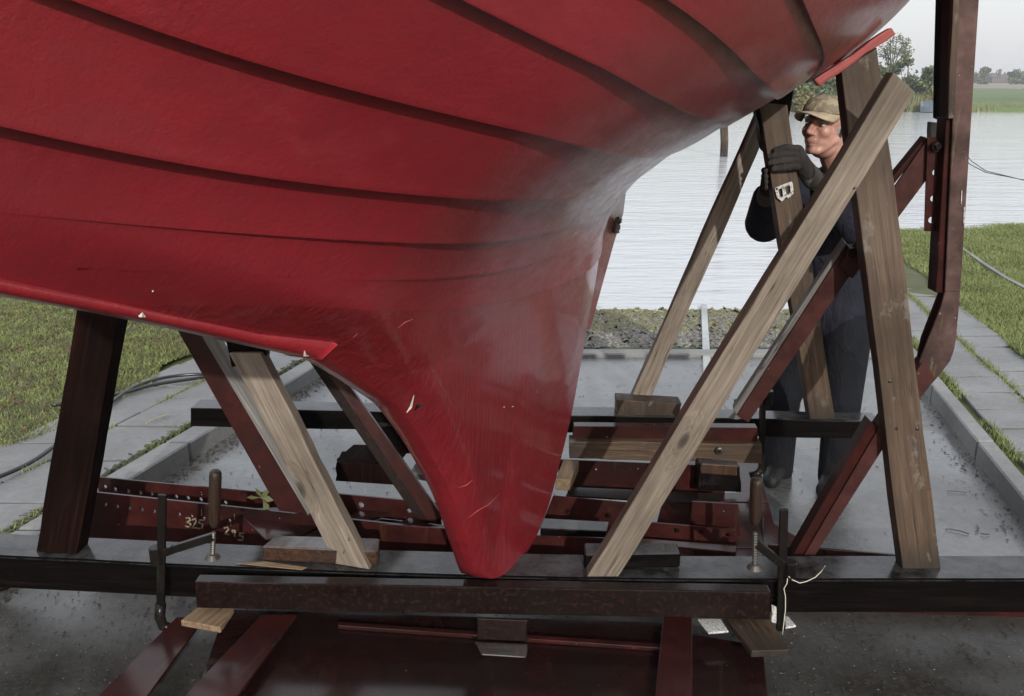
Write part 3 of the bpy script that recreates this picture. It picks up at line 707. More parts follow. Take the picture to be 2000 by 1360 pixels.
slab('wedge', ((1468, 1272), (1542, 1270), (1500, 1200), (1415, 1200)), .125, .024, M_brown, 'larger brown wooden wedge with moss under the right end of the clamped bar', 'wedge')
slab('board_scrap', ((1384, 1236), (1424, 1233), (1408, 1208), (1362, 1208)), .115, .008, M_white, 'small broken white board scrap beside the brown wedge', 'scrap')
slab('board_scrap', ((1534, 1226), (1556, 1222), (1540, 1203), (1530, 1203)), .10, .008, M_white, 'little white board corner right of the clamp bar', 'scrap')
timber('board_scrap', ((1506, 1216), (1519, 1220), (1518, 1187), (1507, 1183)), 2.42, 2.42, .01, M_white, 'upright white board end between clamped bar and clamp', 'scrap', n=2)
slab('timber_splinter', ((458, 1100), (590, 1113), (600, 1108), (520, 1096)), ZB + .004, .003, M_fresh, 'pale splintered wood sliver on the near beam before the dark block', 'splinter')
# blocks on beams
def block(name, top, zt, h, m, label, cat='block', bev=.005, parent=None):
    return slab(name, top, zt, h, m, label, cat, bev=bev, parent=parent)
block('wood_block', ((511, 1067), (737, 1077), (741, 1051), (538, 1045)), ZB + .055, .055, M_ply, 'long oiled laminated wood block on the near beam left of the keel')
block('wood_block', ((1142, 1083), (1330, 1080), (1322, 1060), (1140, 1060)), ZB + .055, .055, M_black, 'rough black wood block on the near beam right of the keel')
timber('wood_block', ((1205, 815), (1325, 815), (1332, 789), (1205, 781)), 3.50, 3.50, .09, M_brown, 'brown wood block on the far beam under the thin slanting prop', 'block', n=4)

# ------------------------------------------------------------------ PROPS
GP = 'timber props shoring the hull'
c_ = timber('prop', ((1763, 1112), (1838, 1112), (1713, 92), (1641, 118)), 2.56, 2.66, .055, M_brown, zb=ZB, label= 'broad brown plank standing upright at the right with its top behind the red batten', cat='prop', group=GP)
dots(c_, [(1738, 745), (1792, 838)], 2.45, .006, M_hose, 'bolt_hole')
b_ = timber('prop', ((1146, 1127), (1208, 1127), (1789, 181), (1746, 141)), 2.5, 2.38, .055, M_pale, zb=ZB, label= 'long pale timber prop crossing the picture diagonally in the foreground', cat='prop', group=GP)
dots(b_, [(1722, 198), (1748, 184), (1671, 367)], 2.385, .0035, M_metal)
d_ = timber('prop', ((1582, 820), (1632, 819), (1538, 205), (1481, 200)), 3.42, 3.40, .06, M_brown, 'brown prop held by the man, marked with a white letter B', 'prop', group=GP)
e_ = timber('prop', ((1232, 779), (1270, 779), (1514, 220), (1489, 197)), 3.58, 3.62, .045, M_pale, 'thin grey slanting prop standing on the brown block of the far beam', 'prop', group=GP)
a_ = timber('prop', ((70, 1078), (150, 1083), (265, 430), (178, 430)), 2.62, 2.70, .07, M_darkred, zb=ZB, label= 'broad dark reddish leg standing at the far left of the near beam', cat='prop', group=GP)
f_ = timber('prop', ((655, 1102), (722, 1113), (508, 690), (446, 690)), 2.48, 2.64, .05, M_pale, zb=ZB, label= 'short pale prop left of the keel resting in front of the laminated block', cat='prop', group=GP)
dots(f_, [(671, 1080), (681, 1055)], 2.49, .0035, M_metal)
timber('chock', ((452, 718), (519, 706), (528, 600), (425, 600)), 2.66, 2.66, .05, M_black, 'wooden chock, black for the hull shade, at the head of the short pale prop under the hull', 'chock', n=4)  # shade under the hull is put into the black colour
# head piece at the top of the marked prop, its shade painted black
timber('head_board', ((1492, 300), (1532, 300), (1552, 165), (1474, 203)), 3.46, 3.40, .05, M_black, 'flared head board, black for the shade, between the hull and the prop with the B', 'head board', n=4)
# batten
timber('batten', ((1590, 156), (1601, 169), (1750, 67), (1742, 54)), 2.60, 2.60, .03, M_batten, 'red painted batten with flaking paint lying across the upright plank top', 'batten', n=8)

# letter and number marks
def ribbon(name, strokes, Y, w, m, parent, off=.002):
    bm = bmesh.new()
    for s in strokes:
        P = [W(a, b, Y) for a, b in s]
        for i in range(len(P) - 1):
            a, b = P[i], P[i + 1]; d = (b - a).normalized(); n_ = Vector((-d.z, 0, d.x)) * w; e = d * w * .6
            vs = [bm.verts.new(q + Vector((0, -off - .0004 * i, 0))) for q in (a - n_ - e, b - n_ + e, b + n_ + e, a + n_ - e)]
            bm.faces.new(vs)
            vs2 = [bm.verts.new(q + Vector((0, -off - .0004 * i + .0015, 0))) for q in (a - n_ - e, b - n_ + e, b + n_ + e, a + n_ - e)]
            for k in range(4): bm.faces.new((vs[k], vs2[k], vs2[(k + 1) % 4], vs[(k + 1) % 4]))
    o = link(name, bm_mesh(name, bm), m)
    if parent: o.parent = parent; o.matrix_parent_inverse = parent.matrix_basis.inverted()
    return o
ribbon('letter_mark', [[(1516, 369), (1530, 363), (1545, 358)], [(1516, 369), (1520, 384), (1527, 390), (1532, 384), (1530, 366)], [(1530, 366), (1533, 380), (1540, 384), (1547, 376), (1545, 359)]], 3.392, .0056, M_white, d_)

# ------------------------------------------------------------------ CRADLE (one red welded steel thing)
cr = empty('boat_cradle', WZ(1000, 1000, 0), 'dark red steel slipway cradle of channels, braces and posts carrying the hull', 'cradle')
def plate_holes(name, q, Y0, Y1, th, holes, m, parent, hr=.011):
    """vertical plate, q = (bl, br, tr, tl); holes in pixels"""
    c = [W(*q[0], Y0), W(*q[1], Y1), W(*q[2], Y1), W(*q[3], Y0)]
    ax = (c[1] - c[0]).normalized(); nn = ax.cross((c[3] - c[0])).normalized(); up = nn.cross(ax)
    if nn.y < 0: nn = -nn
    o = c[0]
    loc = lambda p_: ((p_ - o).dot(ax), (p_ - o).dot(up))
    out_ = [loc(k) for k in c]; Vv = [Vector(k) for k in out_]; fs = [list(range(4))]; ed = [(0, 1), (1, 2), (2, 3), (3, 0)]
    cs = []
    for h in holes:
        r_ = ray(*h); t = (o - O).dot(nn) / r_.dot(nn); ce = loc(O + r_ * t); cs.append(ce); k0 = len(Vv)
        for i in range(12): Vv.append(Vector((ce[0] + hr * math.cos(i * math.pi / 6), ce[1] + hr * math.sin(i * math.pi / 6)))); ed.append((k0 + i, k0 + (i + 1) % 12))
    R_ = delaunay_2d_cdt(Vv, ed, fs, 1, 1e-6); v2, f2 = R_[0], R_[2]
    bm = bmesh.new(); A = [bm.verts.new(o + ax * v.x + up * v.y) for v in v2]; B2 = [bm.verts.new(o + ax * v.x + up * v.y + nn * th) for v in v2]
    cnt = {}
    for f in f2:
        cx = sum(v2[i].x for i in f) / len(f); cy = sum(v2[i].y for i in f) / len(f)
        if any((cx - a) ** 2 + (cy - b) ** 2 < (hr * .93) ** 2 for a, b in cs): continue
        bm.faces.new([A[i] for i in f]); bm.faces.new([B2[i] for i in reversed(f)])
        for i in range(len(f)):
            e = (f[i], f[(i + 1) % len(f)]); cnt[tuple(sorted(e))] = cnt.get(tuple(sorted(e)), 0) + 1
    for (i, j), k in cnt.items():
        if k == 1: bm.faces.new((A[i], A[j], B2[j], B2[i]))
    for v in [v for v in bm.verts if not v.link_faces]: bm.verts.remove(v)
    return link(name, bm_mesh(name, bm), m, parent)
def wall(name, q, Y0, Y1, th, m=M_steel, parent=cr):
    """vertical plate quad (bl,br,tr,tl) with left Y0, right Y1"""
    c = [W(*q[0], Y0), W(*q[1], Y1), W(*q[2], Y1), W(*q[3], Y0)]
    d = (c[1] - c[0]).cross(c[3] - c[0]).normalized()
    if d.y < 0: d = -d
    bm = bmesh.new(); add_hexa(bm, c + [k + d * th for k in c]); bevel(bm, .002)
    return link(name, bm_mesh(name, bm), m, parent)
def flat(name, q, z, th=.01, m=M_steel, parent=cr): return slab(name, q, z, th, m, parent=parent, bev=.002)
# double cross channel at the left
holesA = [(182, 981), (206, 985), (229, 989), (253, 992), (277, 995), (301, 999), (350, 1005), (374, 1009), (398, 1013), (448, 1017)]
chA = plate_holes('cross_channel', ((165, 1075), (930, 1145), (930, 1043), (168, 960)), 3.12, 2.76, .010, holesA, M_steel, cr, .0075)
holesP = [(205, 951), (225, 956), (250, 959), (274, 962), (296, 964), (344, 970), (367, 973), (392, 976), (440, 982)]
plate_holes('perforated_angle', ((192, 962), (640, 1010), (640, 975), (190, 932)), 3.30, 3.10, .008, holesP, M_steel, cr, .0085)
plate_holes('perforated_angle', ((655, 1003), (862, 1025), (858, 984), (650, 964)), 3.06, 2.98, .008, [(661, 983), (705, 987), (800, 997)], M_steel, cr, .012)
flat('angle_flange', ((664, 1016), (880, 1034), (876, 1026), (655, 1004)), .14)
ribbon('number_mark', [[(364, 1012), (370, 1011), (372, 1016), (366, 1019), (373, 1023), (371, 1029), (363, 1027)], [(376, 1015), (382, 1013), (384, 1018), (376, 1030), (386, 1031)], [(397, 1016), (390, 1016), (389, 1021), (396, 1023), (395, 1031), (388, 1032)]], 2.99, .0028, M_chalk, None).parent = cr
bpy.data.objects['number_mark'].matrix_parent_inverse = cr.matrix_basis.inverted() if False else Matrix.Translation(cr.location).inverted()
o = ribbon('number_mark', [[(438, 1031), (444, 1029), (447, 1033), (440, 1042), (448, 1044)], [(459, 1036), (454, 1036), (455, 1041), (460, 1040), (459, 1035), (459, 1047)], [(476, 1042), (469, 1041), (468, 1046), (475, 1048), (474, 1055), (466, 1054)]], 2.955, .0028, M_chalk, None)
o.parent = cr; o.matrix_parent_inverse = Matrix.Translation(cr.location).inverted()
for x_, y0_, y1_, Y_ in ((394, 995, 1007, 2.985), (458, 1004, 1015, 2.955), (451, 1022, 1027, 2.955)):
    o = ribbon('chalk_tick', [[(x_, y0_), (x_, y1_)]], Y_, .0012, M_chalk, None); o.parent = cr; o.matrix_parent_inverse = Matrix.Translation(cr.location).inverted()
# flat plates and diagonals behind the near beam, left of keel
flat('gusset', ((520, 1054), (588, 1047), (700, 985), (458, 994)), .19)
flat('diagonal_bar', ((586, 1049), (630, 1046), (800, 990), (752, 975)), .185)
flat('diagonal_bar', ((712, 1052), (740, 1050), (862, 1030), (800, 1010)), .18)
wall('inner_web', ((738, 1110), (935, 1125), (925, 1036), (745, 1024)), 2.84, 2.76, .01)
# right of the keel
wall('cross_web', ((1088, 952), (1415, 968), (1422, 912), (1092, 898)), 3.45, 3.35, .01)
flat('web_flange', ((1105, 968), (1405, 985), (1415, 964), (1112, 951)), .155, .008, M_dark)
wall('cross_web', ((1055, 1032), (1235, 1050), (1250, 985), (1080, 969)), 3.08, 3.0, .01)
wall('cross_web', ((940, 1110), (1190, 1100), (1190, 1052), (990, 1044)), 2.84, 2.78, .01)
plate_holes('perforated_angle', ((1232, 1052), (1437, 1068), (1437, 1036), (1238, 1018)), 2.96, 2.92, .008, [(1370, 1040), (1422, 1045)], M_steel, cr, .009)
flat('angle_flange', ((1225, 1060), (1437, 1078), (1437, 1066), (1232, 1050)), .15)
wall('end_web', ((1500, 1100), (1765, 1108), (1765, 1086), (1500, 1064)), 2.82, 2.72, .012)
flat('end_flange', ((1590, 1080), (1764, 1091), (1764, 1084), (1596, 1070)), .145)
# ladder of the right girder
flat('girder_rail', ((1262, 1095), (1352, 1095), (1372, 890), (1318, 890)), .10)
flat('girder_rail', ((1436, 1095), (1530, 1095), (1478, 890), (1440, 890)), .10)
for (ya, yb) in ((962, 980), (1026, 1070)):
    flat('girder_rung', ((1300, yb), (1500, yb), (1480, ya), (1310, ya)), .104)
wall('girder_web', ((1340, 1110), (1450, 1112), (1442, 985), (1352, 980)), 3.0, 2.98, .01)
flat('deck_plate', ((1490, 1090), (1546, 1090), (1560, 1050), (1490, 1010)), .11)
# lower steel under the near beam
flat('floor_plate', ((360, 1420), (1330, 1420), (1310, 1216), (440, 1190)), .062, .02, M_plate)
flat('plate_lip', ((660, 1222), (1290, 1266), (1290, 1257), (660, 1214)), .078, .014)
flat('longitudinal_bar', ((180, 1370), (280, 1370), (400, 1205), (345, 1205)), .085)
flat('longitudinal_bar', ((350, 1370), (455, 1370), (580, 1200), (510, 1200)), .105)
flat('longitudinal_bar', ((1278, 1370), (1352, 1370), (1352, 1200), (1296, 1200)), .095)
flat('longitudinal_bar', ((1446, 1370), (1500, 1370), (1490, 1285), (1446, 1285)), .05)
flat('floor_plate', ((1340, 1420), (1505, 1420), (1490, 1262), (1340, 1236)), .055, .02, M_plate)
wall('end_channel', ((1540, 1200), (2080, 1250), (2080, 1168), (1540, 1140)), 2.68, 2.62, .012)
wall('end_web', ((-60, 1180), (60, 1135), (110, 1100), (-60, 1110)), 2.72, 2.76, .012, M_dark)
# wood and steel packed in front of the far beam
wall('packing_channel', ((1118, 862), (1480, 868), (1480, 836), (1120, 833)), 3.40, 3.36, .05)
timber('packing_timber', ((1112, 896), (1112, 862), (1488, 868), (1488, 906)), 3.36, 3.33, .07, M_brown, 'brown packing timber with a bolt under the far beam right of the keel', 'timber')
pk = bpy.data.objects['packing_timber']
dots(pk, [(1405, 881)], 3.325, .018, M_metal, 'washer'); dots(pk, [(1405, 881)], 3.315, .009, M_clamp, 'bolt')
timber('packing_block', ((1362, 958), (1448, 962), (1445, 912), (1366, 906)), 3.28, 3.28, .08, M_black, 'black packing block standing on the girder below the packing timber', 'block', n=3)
timber('packing_block', ((1368, 925), (1440, 930), (1442, 910), (1370, 906)), 3.262, 3.262, .02, M_ply, 'brown board on top of the black packing block', 'board', n=2)
slab('packing_block', ((1085, 936), (1114, 938), (1132, 898), (1100, 898)), .21, .05, M_fresh, 'pale end-cut wood block tucked close behind the keel', 'block')
slab('packing_block', ((1055, 1032), (1186, 1038), (1190, 1019), (1062, 1012)), .215, .03, M_black, 'small black wet timber behind the near beam right of the keel', 'block')
timber('packing_block', ((655, 940), (775, 948), (775, 908), (657, 904)), 3.34, 3.34, .12, M_darkred, 'lower dark red block of the stack under the far beam left of the keel', 'block', n=3)
slab('packing_block', ((657, 896), (775, 902), (800, 870), (690, 868)), .245, .022, M_darkred, 'upper tilted board of the stack under the far beam left of the keel', 'board')
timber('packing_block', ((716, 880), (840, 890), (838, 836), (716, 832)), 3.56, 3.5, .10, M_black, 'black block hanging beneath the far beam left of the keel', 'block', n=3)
slab('packing_block', ((800, 922), (834, 928), (850, 893), (822, 888)), .22, .03, M_grey, 'short grey wet timber end beside the keel edge', 'block')

# braces and posts of the cradle --------------------------------------------
M_brace = steel('weathered_red_brace', (.055, .021, .019), wet=.4)
def brace(name, q, Yb, Yt, th, m=M_steel, n=3): return timber(name, q, Yb, Yt, th, m, parent=cr, n=n, jit=.0003, bev=.002)
# left strut, wet sheen of its upper face painted as a grey strip
brace('strut', ((545, 998), (600, 1005), (392, 640), (335, 625)), 2.92, 3.02, .012)
g_ = brace('strut', ((600, 1004), (628, 996), (412, 645), (384, 640)), 2.90, 3.00, .05, M_grey)
brace('strut', ((835, 1016), (868, 1014), (655, 715), (622, 703)), 2.90, 3.02, .03)
brace('strut', ((812, 1012), (838, 1016), (625, 705), (600, 700)), 2.93, 3.05, .012, M_dark)
# right strut: angle section, two visible faces
brace('strut', ((1568, 1090), (1590, 1088), (1742, 850), (1716, 838)), 2.62, 2.60, .010, M_brace)
brace('strut', ((1546, 1090), (1568, 1090), (1716, 838), (1700, 822)), 2.63, 2.61, .05)
brace('strut', ((1742, 850), (1716, 836), (1808, 700), (1826, 740)), 2.60, 2.66, .05, M_brace)
# knee and post
def prism(name, pts, Y, th, m=M_post, Y1=None):
    c = [W(a, b, Y) for a, b in pts]; bm = bmesh.new(); A = [bm.verts.new(k) for k in c]; B2 = [bm.verts.new(k + Vector((0, th, 0))) for k in c]
    bm.faces.new(A); bm.faces.new(B2[::-1])
    for i in range(len(c)): bm.faces.new((A[i], B2[i], B2[(i + 1) % len(c)], A[(i + 1) % len(c)]))
    bevel(bm, .002); return link(name, bm_mesh(name, bm), m, cr)
prism('knee', ((1800, 775), (1840, 727), (1856, 706), (1864, 684), (1868, 660), (1876, 571), (1846, 570), (1838, 600), (1796, 705)), 2.66, .008)
prism('knee', ((1792, 700), (1800, 660), (1835, 570), (1846, 570), (1838, 602), (1798, 704)), 2.70, .010, M_steel)
prism('post', ((1876, 571), (1846, 570), (1874, -40), (1915, -40)), 2.66, .008)
prism('post_web', ((1846, 572), (1828, 572), (1848, 230), (1868, 230)), 2.675, .06, M_steel)
prism('post_web', ((1868, 235), (1852, 235), (1858, -40), (1874, -40)), 2.675, .06, M_steel)
plate_holes('hole_plate', ((1806, 452), (1846, 452), (1852, 268), (1812, 268)), 2.72, 2.71, .010, [(1828, 337), (1824, 388), (1820, 430)], M_steel, cr, .0105)
dots(cr, [], 2.7, .01, M_metal)
def bolt(px, py, Y, r_=.016):
    c = W(px, py, Y); bm = bmesh.new(); bmesh.ops.create_cone(bm, cap_ends=True, segments=16, radius1=r_, radius2=r_, depth=.006, matrix=Matrix.Translation(c) @ Matrix.Rotation(math.pi / 2, 4, 'X'))
    bmesh.ops.create_cone(bm, cap_ends=True, segments=6, radius1=r_ * .62, radius2=r_ * .62, depth=.024, matrix=Matrix.Translation(c) @ Matrix.Rotation(math.pi / 2, 4, 'X'))
    link('bolt', bm_mesh('bolt', bm), M_dark, cr)
for q in ((660, 1012, 2.98), (1130, 925, 3.42), (1300, 935, 3.37), (1110, 1000, 3.05), (1190, 1008, 3.0), (1610, 1078, 2.78)): bolt(*q, .009)
bolt(1830, 286, 2.70); bolt(1664, 494, 2.70); bolt(1322, 1036, 2.94, .010)
# slanting adjustable brace from post to the middle
brace('brace', ((1440, 812), (1462, 826), (1680, 510), (1655, 478)), 2.88, 2.76, .012, M_brace)
brace('brace', ((1432, 800), (1441, 812), (1656, 480), (1648, 470)), 2.89, 2.77, .035, M_grey)
brace('brace', ((1640, 520), (1665, 545), (1815, 345), (1815, 268)), 2.75, 2.735, .012, M_brace)
brace('brace', ((1700, 400), (1712, 404), (1816, 272), (1808, 268)), 2.76, 2.745, .04, M_steel)
# dark rubbing timber on the post, small grey post stub
timber('rubbing_timber', ((1836, 232), (1852, 238), (1866, -40), (1843, -40)), 2.74, 2.74, .05, M_black, 'black rubbing timber bolted along the upper steel post, outer strip', 'timber', n=3)
timber('rubbing_timber', ((1852, 232), (1866, 232), (1876, -40), (1863, -40)), 2.65, 2.65, .02, M_brown, 'narrow brown facing strip between black timber and steel post', 'timber', n=3)
timber('rail_post', ((1818, 275), (1835, 275), (1837, 240), (1819, 238)), 2.80, 2.80, .03, M_grey, 'short grey post stub showing above the bolted hole plate', 'post', n=2)
# scratches on the post
for x_, y0_, y1_ in ((1878, 372, 398), (1883, 405, 440)):
    o = ribbon('scratch', [[(x_, y0_), (x_ - 1, y1_)]], 2.658, .0012, M_white, None); o.parent = cr; o.matrix_parent_inverse = Matrix.Translation(cr.location).inverted()

# ------------------------------------------------------------------ CLAMPS
def bar(bm, pts, w, t):
    for a, b in zip(pts, pts[1:]):
        d = (b - a).normalized(); s = Vector((d.z, 0, -d.x)) * w; y = Vector((0, t, 0))
        add_hexa(bm, [a - s - y, a + s - y, a + s + y, a - s + y, b - s - y, b + s - y, b + s + y, b - s + y])
def clamp(Y, barp, hookp, armp, screwtop, screwbot, handle, label, hr=.019):
    root = empty('bar_clamp', W(*barp[-1], Y), label, 'clamp', 'bar clamps on the beams')
    P = lambda q: W(*q, Y)
    bm = bmesh.new(); bar(bm, [P(q) for q in barp], .013, .006); bevel(bm, .002); link('bar', bm_mesh('bar', bm), M_clamp, root)
    if hookp:
        bm = bmesh.new(); add_tube(bm, [P(q) for q in hookp], .017, 10); link('hook', bm_mesh('hook', bm, True), M_clamp, root)
    bm = bmesh.new(); A = [P(q) for q in armp]; bar(bm, A, .013, .009); add_tube(bm, [A[0] + Vector((0, 0, .03)), A[0] - Vector((0, 0, .03))], .022, 10); bevel(bm, .002)
    link('arm', bm_mesh('arm', bm), M_clamp, root)
    bm = bmesh.new(); s0, s1 = P(screwtop), P(screwbot); n_ = 26
    pts = [s0.lerp(s1, i / n_) for i in range(n_ + 1)]; add_tube(bm, pts, [.0085 if i % 2 else .0065 for i in range(n_ + 1)], 10); link('screw', bm_mesh('screw', bm), M_metal, root)
    bm = bmesh.new(); bmesh.ops.create_cone(bm, cap_ends=True, segments=16, radius1=.025, radius2=.014, depth=.014, matrix=Matrix.Translation(s1)); link('foot', bm_mesh('foot', bm), M_metal, root)
    bm = bmesh.new(); h0, h1 = P(handle[0]), P(handle[1])
    add_tube(bm, [h0, h0.lerp(h1, .03), h0.lerp(h1, .12), h0.lerp(h1, .5), h0.lerp(h1, .85), h0.lerp(h1, .94), h1], [hr * .75, hr * .95, hr, hr, hr * .9, hr * .75, hr * .45], 14)
    hm = bm_mesh('handle', bm, True); link('handle', hm, M_handle, root)
    return root
clamp(2.46, [(317, 966), (314, 1190)], [(314, 1180), (312, 1205), (318, 1222), (335, 1228), (352, 1222)], [(306, 1085), (340, 1072), (417, 1048)], (417, 1040), (415, 1086), ((421, 920), (418, 1030)), 'black bar clamp standing on the near beam at the left below the number marks')
clamp(2.42, [(1531, 995), (1524, 1232)], None, [(1542, 1113), (1515, 1092), (1478, 1062)], (1475, 1040), (1474, 1106), ((1478, 935), (1474, 1025)), 'black bar clamp with reddish handle on the near beam at the right')
clamp(3.38, [(1490, 747), (1487, 925)], [(1487, 918), (1478, 926), (1465, 930)], [(1500, 776), (1470, 782), (1438, 790)], (1437, 780), (1436, 812), ((1437, 798), (1437, 806)), 'small clamp on the far beam between the pale prop and the man', .006)
# string
bm = bmesh.new(); Ys = 2.40
add_tube(bm, [W(a, b, Ys) for a, b in ((1612, 1105), (1604, 1117), (1592, 1128), (1575, 1136), (1562, 1139), (1548, 1133), (1540, 1126))], .0015, 5)
add_tube(bm, [W(a, b, Ys) for a, b in ((1538, 1130), (1537, 1140), (1531, 1150), (1534, 1165), (1534, 1190), (1530, 1225), (1528, 1240))], .0015, 5)
tag(link('string', bm_mesh('string', bm, True), M_string), 'thin white string hanging from the right bar clamp', 'string')
# leaf sprig  on the left angle
def sprig(pts, base, Y, label, m=M_weed):
    root = empty('leaf_sprig', W(*base, Y), label, 'sprig'); bm = bmesh.new()
    for p_ in pts: add_tube(bm, [W(*base, Y), W(*p_, Y)], .0015, 4)
    link('stem', bm_mesh('stem', bm), m, root)
    for p_ in pts:
        c = W(*p_, Y); b0 = W(*base, Y); d = (c - b0).normalized(); s = Vector((-d.z, .4, d.x)) * .011; bm = bmesh.new()
        vs = [bm.verts.new(q) for q in (c - d * .03, c + s, c + d * .022, c - s)]; bm.faces.new(vs); link('leaf', bm_mesh('leaf', bm), m, root)
M_green = leafmat('sprig_leaf', (.05, .056, .02), (.08, .088, .032), (.125, .13, .055))
sprig(((492, 972), (505, 962), (518, 964), (524, 975), (520, 990)), (512, 972), 2.96, 'yellow green leafy sprig caught on the red angle at the left', M_green)

# ------------------------------------------------------------------ HULL
T0 = np.array([-.10, 2.45]); TA = .3476
Dv = np.array([TA, 1.0]) / math.hypot(TA, 1); Nv = np.array([Dv[1], -Dv[0]])
def cub(xs, ys, x):
    xs = np.asarray(xs, float); ys = np.asarray(ys, float); m = np.gradient(ys, xs); x = np.asarray(x, float)
    i = np.clip(np.searchsorted(xs, x) - 1, 0, len(xs) - 2); h = xs[i + 1] - xs[i]; t = (x - xs[i]) / h; tc_ = np.clip(t, 0, 1)
    y = (2 * tc_**3 - 3 * tc_**2 + 1) * ys[i] + (tc_**3 - 2 * tc_**2 + tc_) * h * m[i] + (-2 * tc_**3 + 3 * tc_**2) * ys[i + 1] + (tc_**3 - tc_**2) * h * m[i + 1]
    return y + np.where(t < 0, t * h * m[i], 0) + np.where(t > 1, (t - 1) * h * m[i + 1], 0)
sS = [-2.8, -2.2, -1.56, -.9, -.3, .3, .9, 1.5, 2.1, 2.7, 3.1]
ZC = [2.35, 1.88, 1.56, 1.29, 1.235, 1.232, 1.243, 1.275, 1.36, 1.47, 1.60]
WWs = [.02, .18, .39, .645, .83, .95, .99, .955, .80, .50, .20]
uS = [-.3, -.1, 0, .1, .2, .3, .4, .5, .6, .75, .95, 1.25]
GG = [0, .0, .03, .085, .18, .32, .50, .68, .833, 1.0, 1.118, 1.195]
def Bf(s, z):
    s = np.asarray(s, float); z = np.asarray(z, float)
    fin = (.05 + .05 * np.clip((z - .3) / .9, 0, 1)) * np.where(s < -.9, np.clip(1 - (-.9 - s) / .8 * .7, .3, 1), 1)
    fin = fin * np.where(s > 1.3, np.clip(1 - (s - 1.3) / 1.2 * .7, .3, 1), 1)
    return fin + cub(sS, WWs, s) * np.maximum(cub(uS, GG, np.clip(z - cub(sS, ZC, s), -.3, 1.5)), 0)
M_keel.node_tree.nodes['Principled BSDF'].inputs['Coat Weight'].default_value = .6; M_keel.node_tree.nodes['Principled BSDF'].inputs['Coat Roughness'].default_value = .1
# lower profile of stem, forefoot, keel, sternpost: s, z, half thickness at the edge
PR = np.array([(-3.0, 2.55, .02), (-2.8, 2.33, .02), (-2.2, 1.86, .03), (-1.56, 1.555, .03), (-1.38, 1.483, .03), (-1.22, 1.415, .03), (-1.10, 1.362, .03), (-.91, 1.28, .03),
               (-.76, 1.181, .03), (-.58, 1.052, .03), (-.45, .908, .03), (-.29, .694, .03), (-.19, .504, .03), (-.11, .359, .03), (-.055, .285, .035), (.02, .256, .07),
               (.15, .238, .08), (.23, .230, .08), (.37, .240, .08), (.52, .28, .075), (.62, .335, .068), (.745, .412, .062), (.865, .511, .060), (1.02, .712, .058), (1.205, .966, .058), (1.365, 1.225, .055), (1.41, 1.262, .055), (1.6, 1.275, .05), (3.05, 1.37, .03)])
_sf = np.linspace(-3.2, 3.2, 1601); _ks = np.hanning(31); _ks /= _ks.sum(); _kb = np.hanning(101); _kb /= _kb.sum()
def _sm(c, k): return np.convolve(np.pad(np.interp(_sf, PR[:, 0], PR[:, c]), len(k) // 2, mode='edge'), k, 'valid')
_zl, _be = _sm(1, _ks), _sm(2, _kb)
def zlow(s): return np.interp(s, _sf, _zl)
def bedge(s): return np.interp(s, _sf, _be)
slope = np.gradient(zlow(np.linspace(-3, 3.05, 400)), np.linspace(-3, 3.05, 400))
slope = np.convolve(slope, np.hanning(41) / np.hanning(41).sum(), 'same')
def zslope(s): return np.interp(s, np.linspace(-3, 3.05, 400), slope)
def Bh(s, z):
    d = np.clip((z - zlow(s)) / np.sqrt(1 + zslope(s) ** 2), 0, 9) / np.interp(s, [-1, 0, .5, .9], [.09, .11, .2, .34])
    f = np.clip(d, 0, 1); f = np.sin(f * math.pi / 2)
    full = Bf(s, z); return bedge(s) + (np.maximum(full, bedge(s)) - bedge(s)) * f
def wpos(s, b, z): return np.stack([T0[0] + s * Dv[0] + b * Nv[0], T0[1] + s * Dv[1] + b * Nv[1], z + 0 * s], -1)
def hit(px, py):
    r_ = ray(px, py); t = np.linspace(.5, 6, 2500); P = np.array([0, 0, CZ])[None] + t[:, None] * np.array(r_)[None]
    q = P[:, :2] - T0; s = q @ Dv; b = q @ Nv; f = b - Bh(s, P[:, 2])
    k = np.where((f[:-1] > 0) & (f[1:] <= 0) & (P[1:, 2] > zlow(s[1:]) - .02))[0]
    if len(k) == 0:
        k = [int(np.argmin(np.where((s > -2.6) & (s < 2.9), np.abs(f), 9)))]
        if abs(f[k[0]]) > .06: return None
    k = k[0]; return s[k], P[k, 2]
LAPS = {
 'A': [(1575, 30), (1590, 60), (1603, 90), (1606, 115), (1598, 135)],
 'B': [(1350, 27), (1400, 70), (1450, 115), (1480, 145), (1500, 172), (1510, 186)],
 'C': [(990, 27), (1050, 60), (1120, 100), (1200, 140), (1300, 185), (1350, 213), (1390, 233), (1410, 241)],
 'D': [(250, 27), (400, 75), (600, 125), (800, 180), (900, 212), (1000, 240), (1100, 270), (1200, 290), (1250, 298), (1290, 301)],
 'E': [(30, 242), (200, 275), (350, 300), (500, 325), (650, 347), (800, 363), (900, 372), (1000, 377), (1100, 378), (1180, 372)],
 'F': [(130, 428), (300, 440), (500, 452), (700, 463), (800, 467), (900, 467), (1000, 460), (1080, 448), (1150, 430)],
 'G': [(530, 545), (650, 547), (800, 545), (900, 538), (1000, 520), (1080, 500), (1140, 476)],
 'H': [(850, 605), (920, 598), (1000, 585), (1080, 560), (1130, 538)]}
START = {'F': -1.60, 'G': -1.05, 'H': -.55}
SG = np.concatenate([np.linspace(-3.0, -.95, 80), np.linspace(-.93, 1.4, 150), np.linspace(1.42, 3.05, 60)])
curves = []
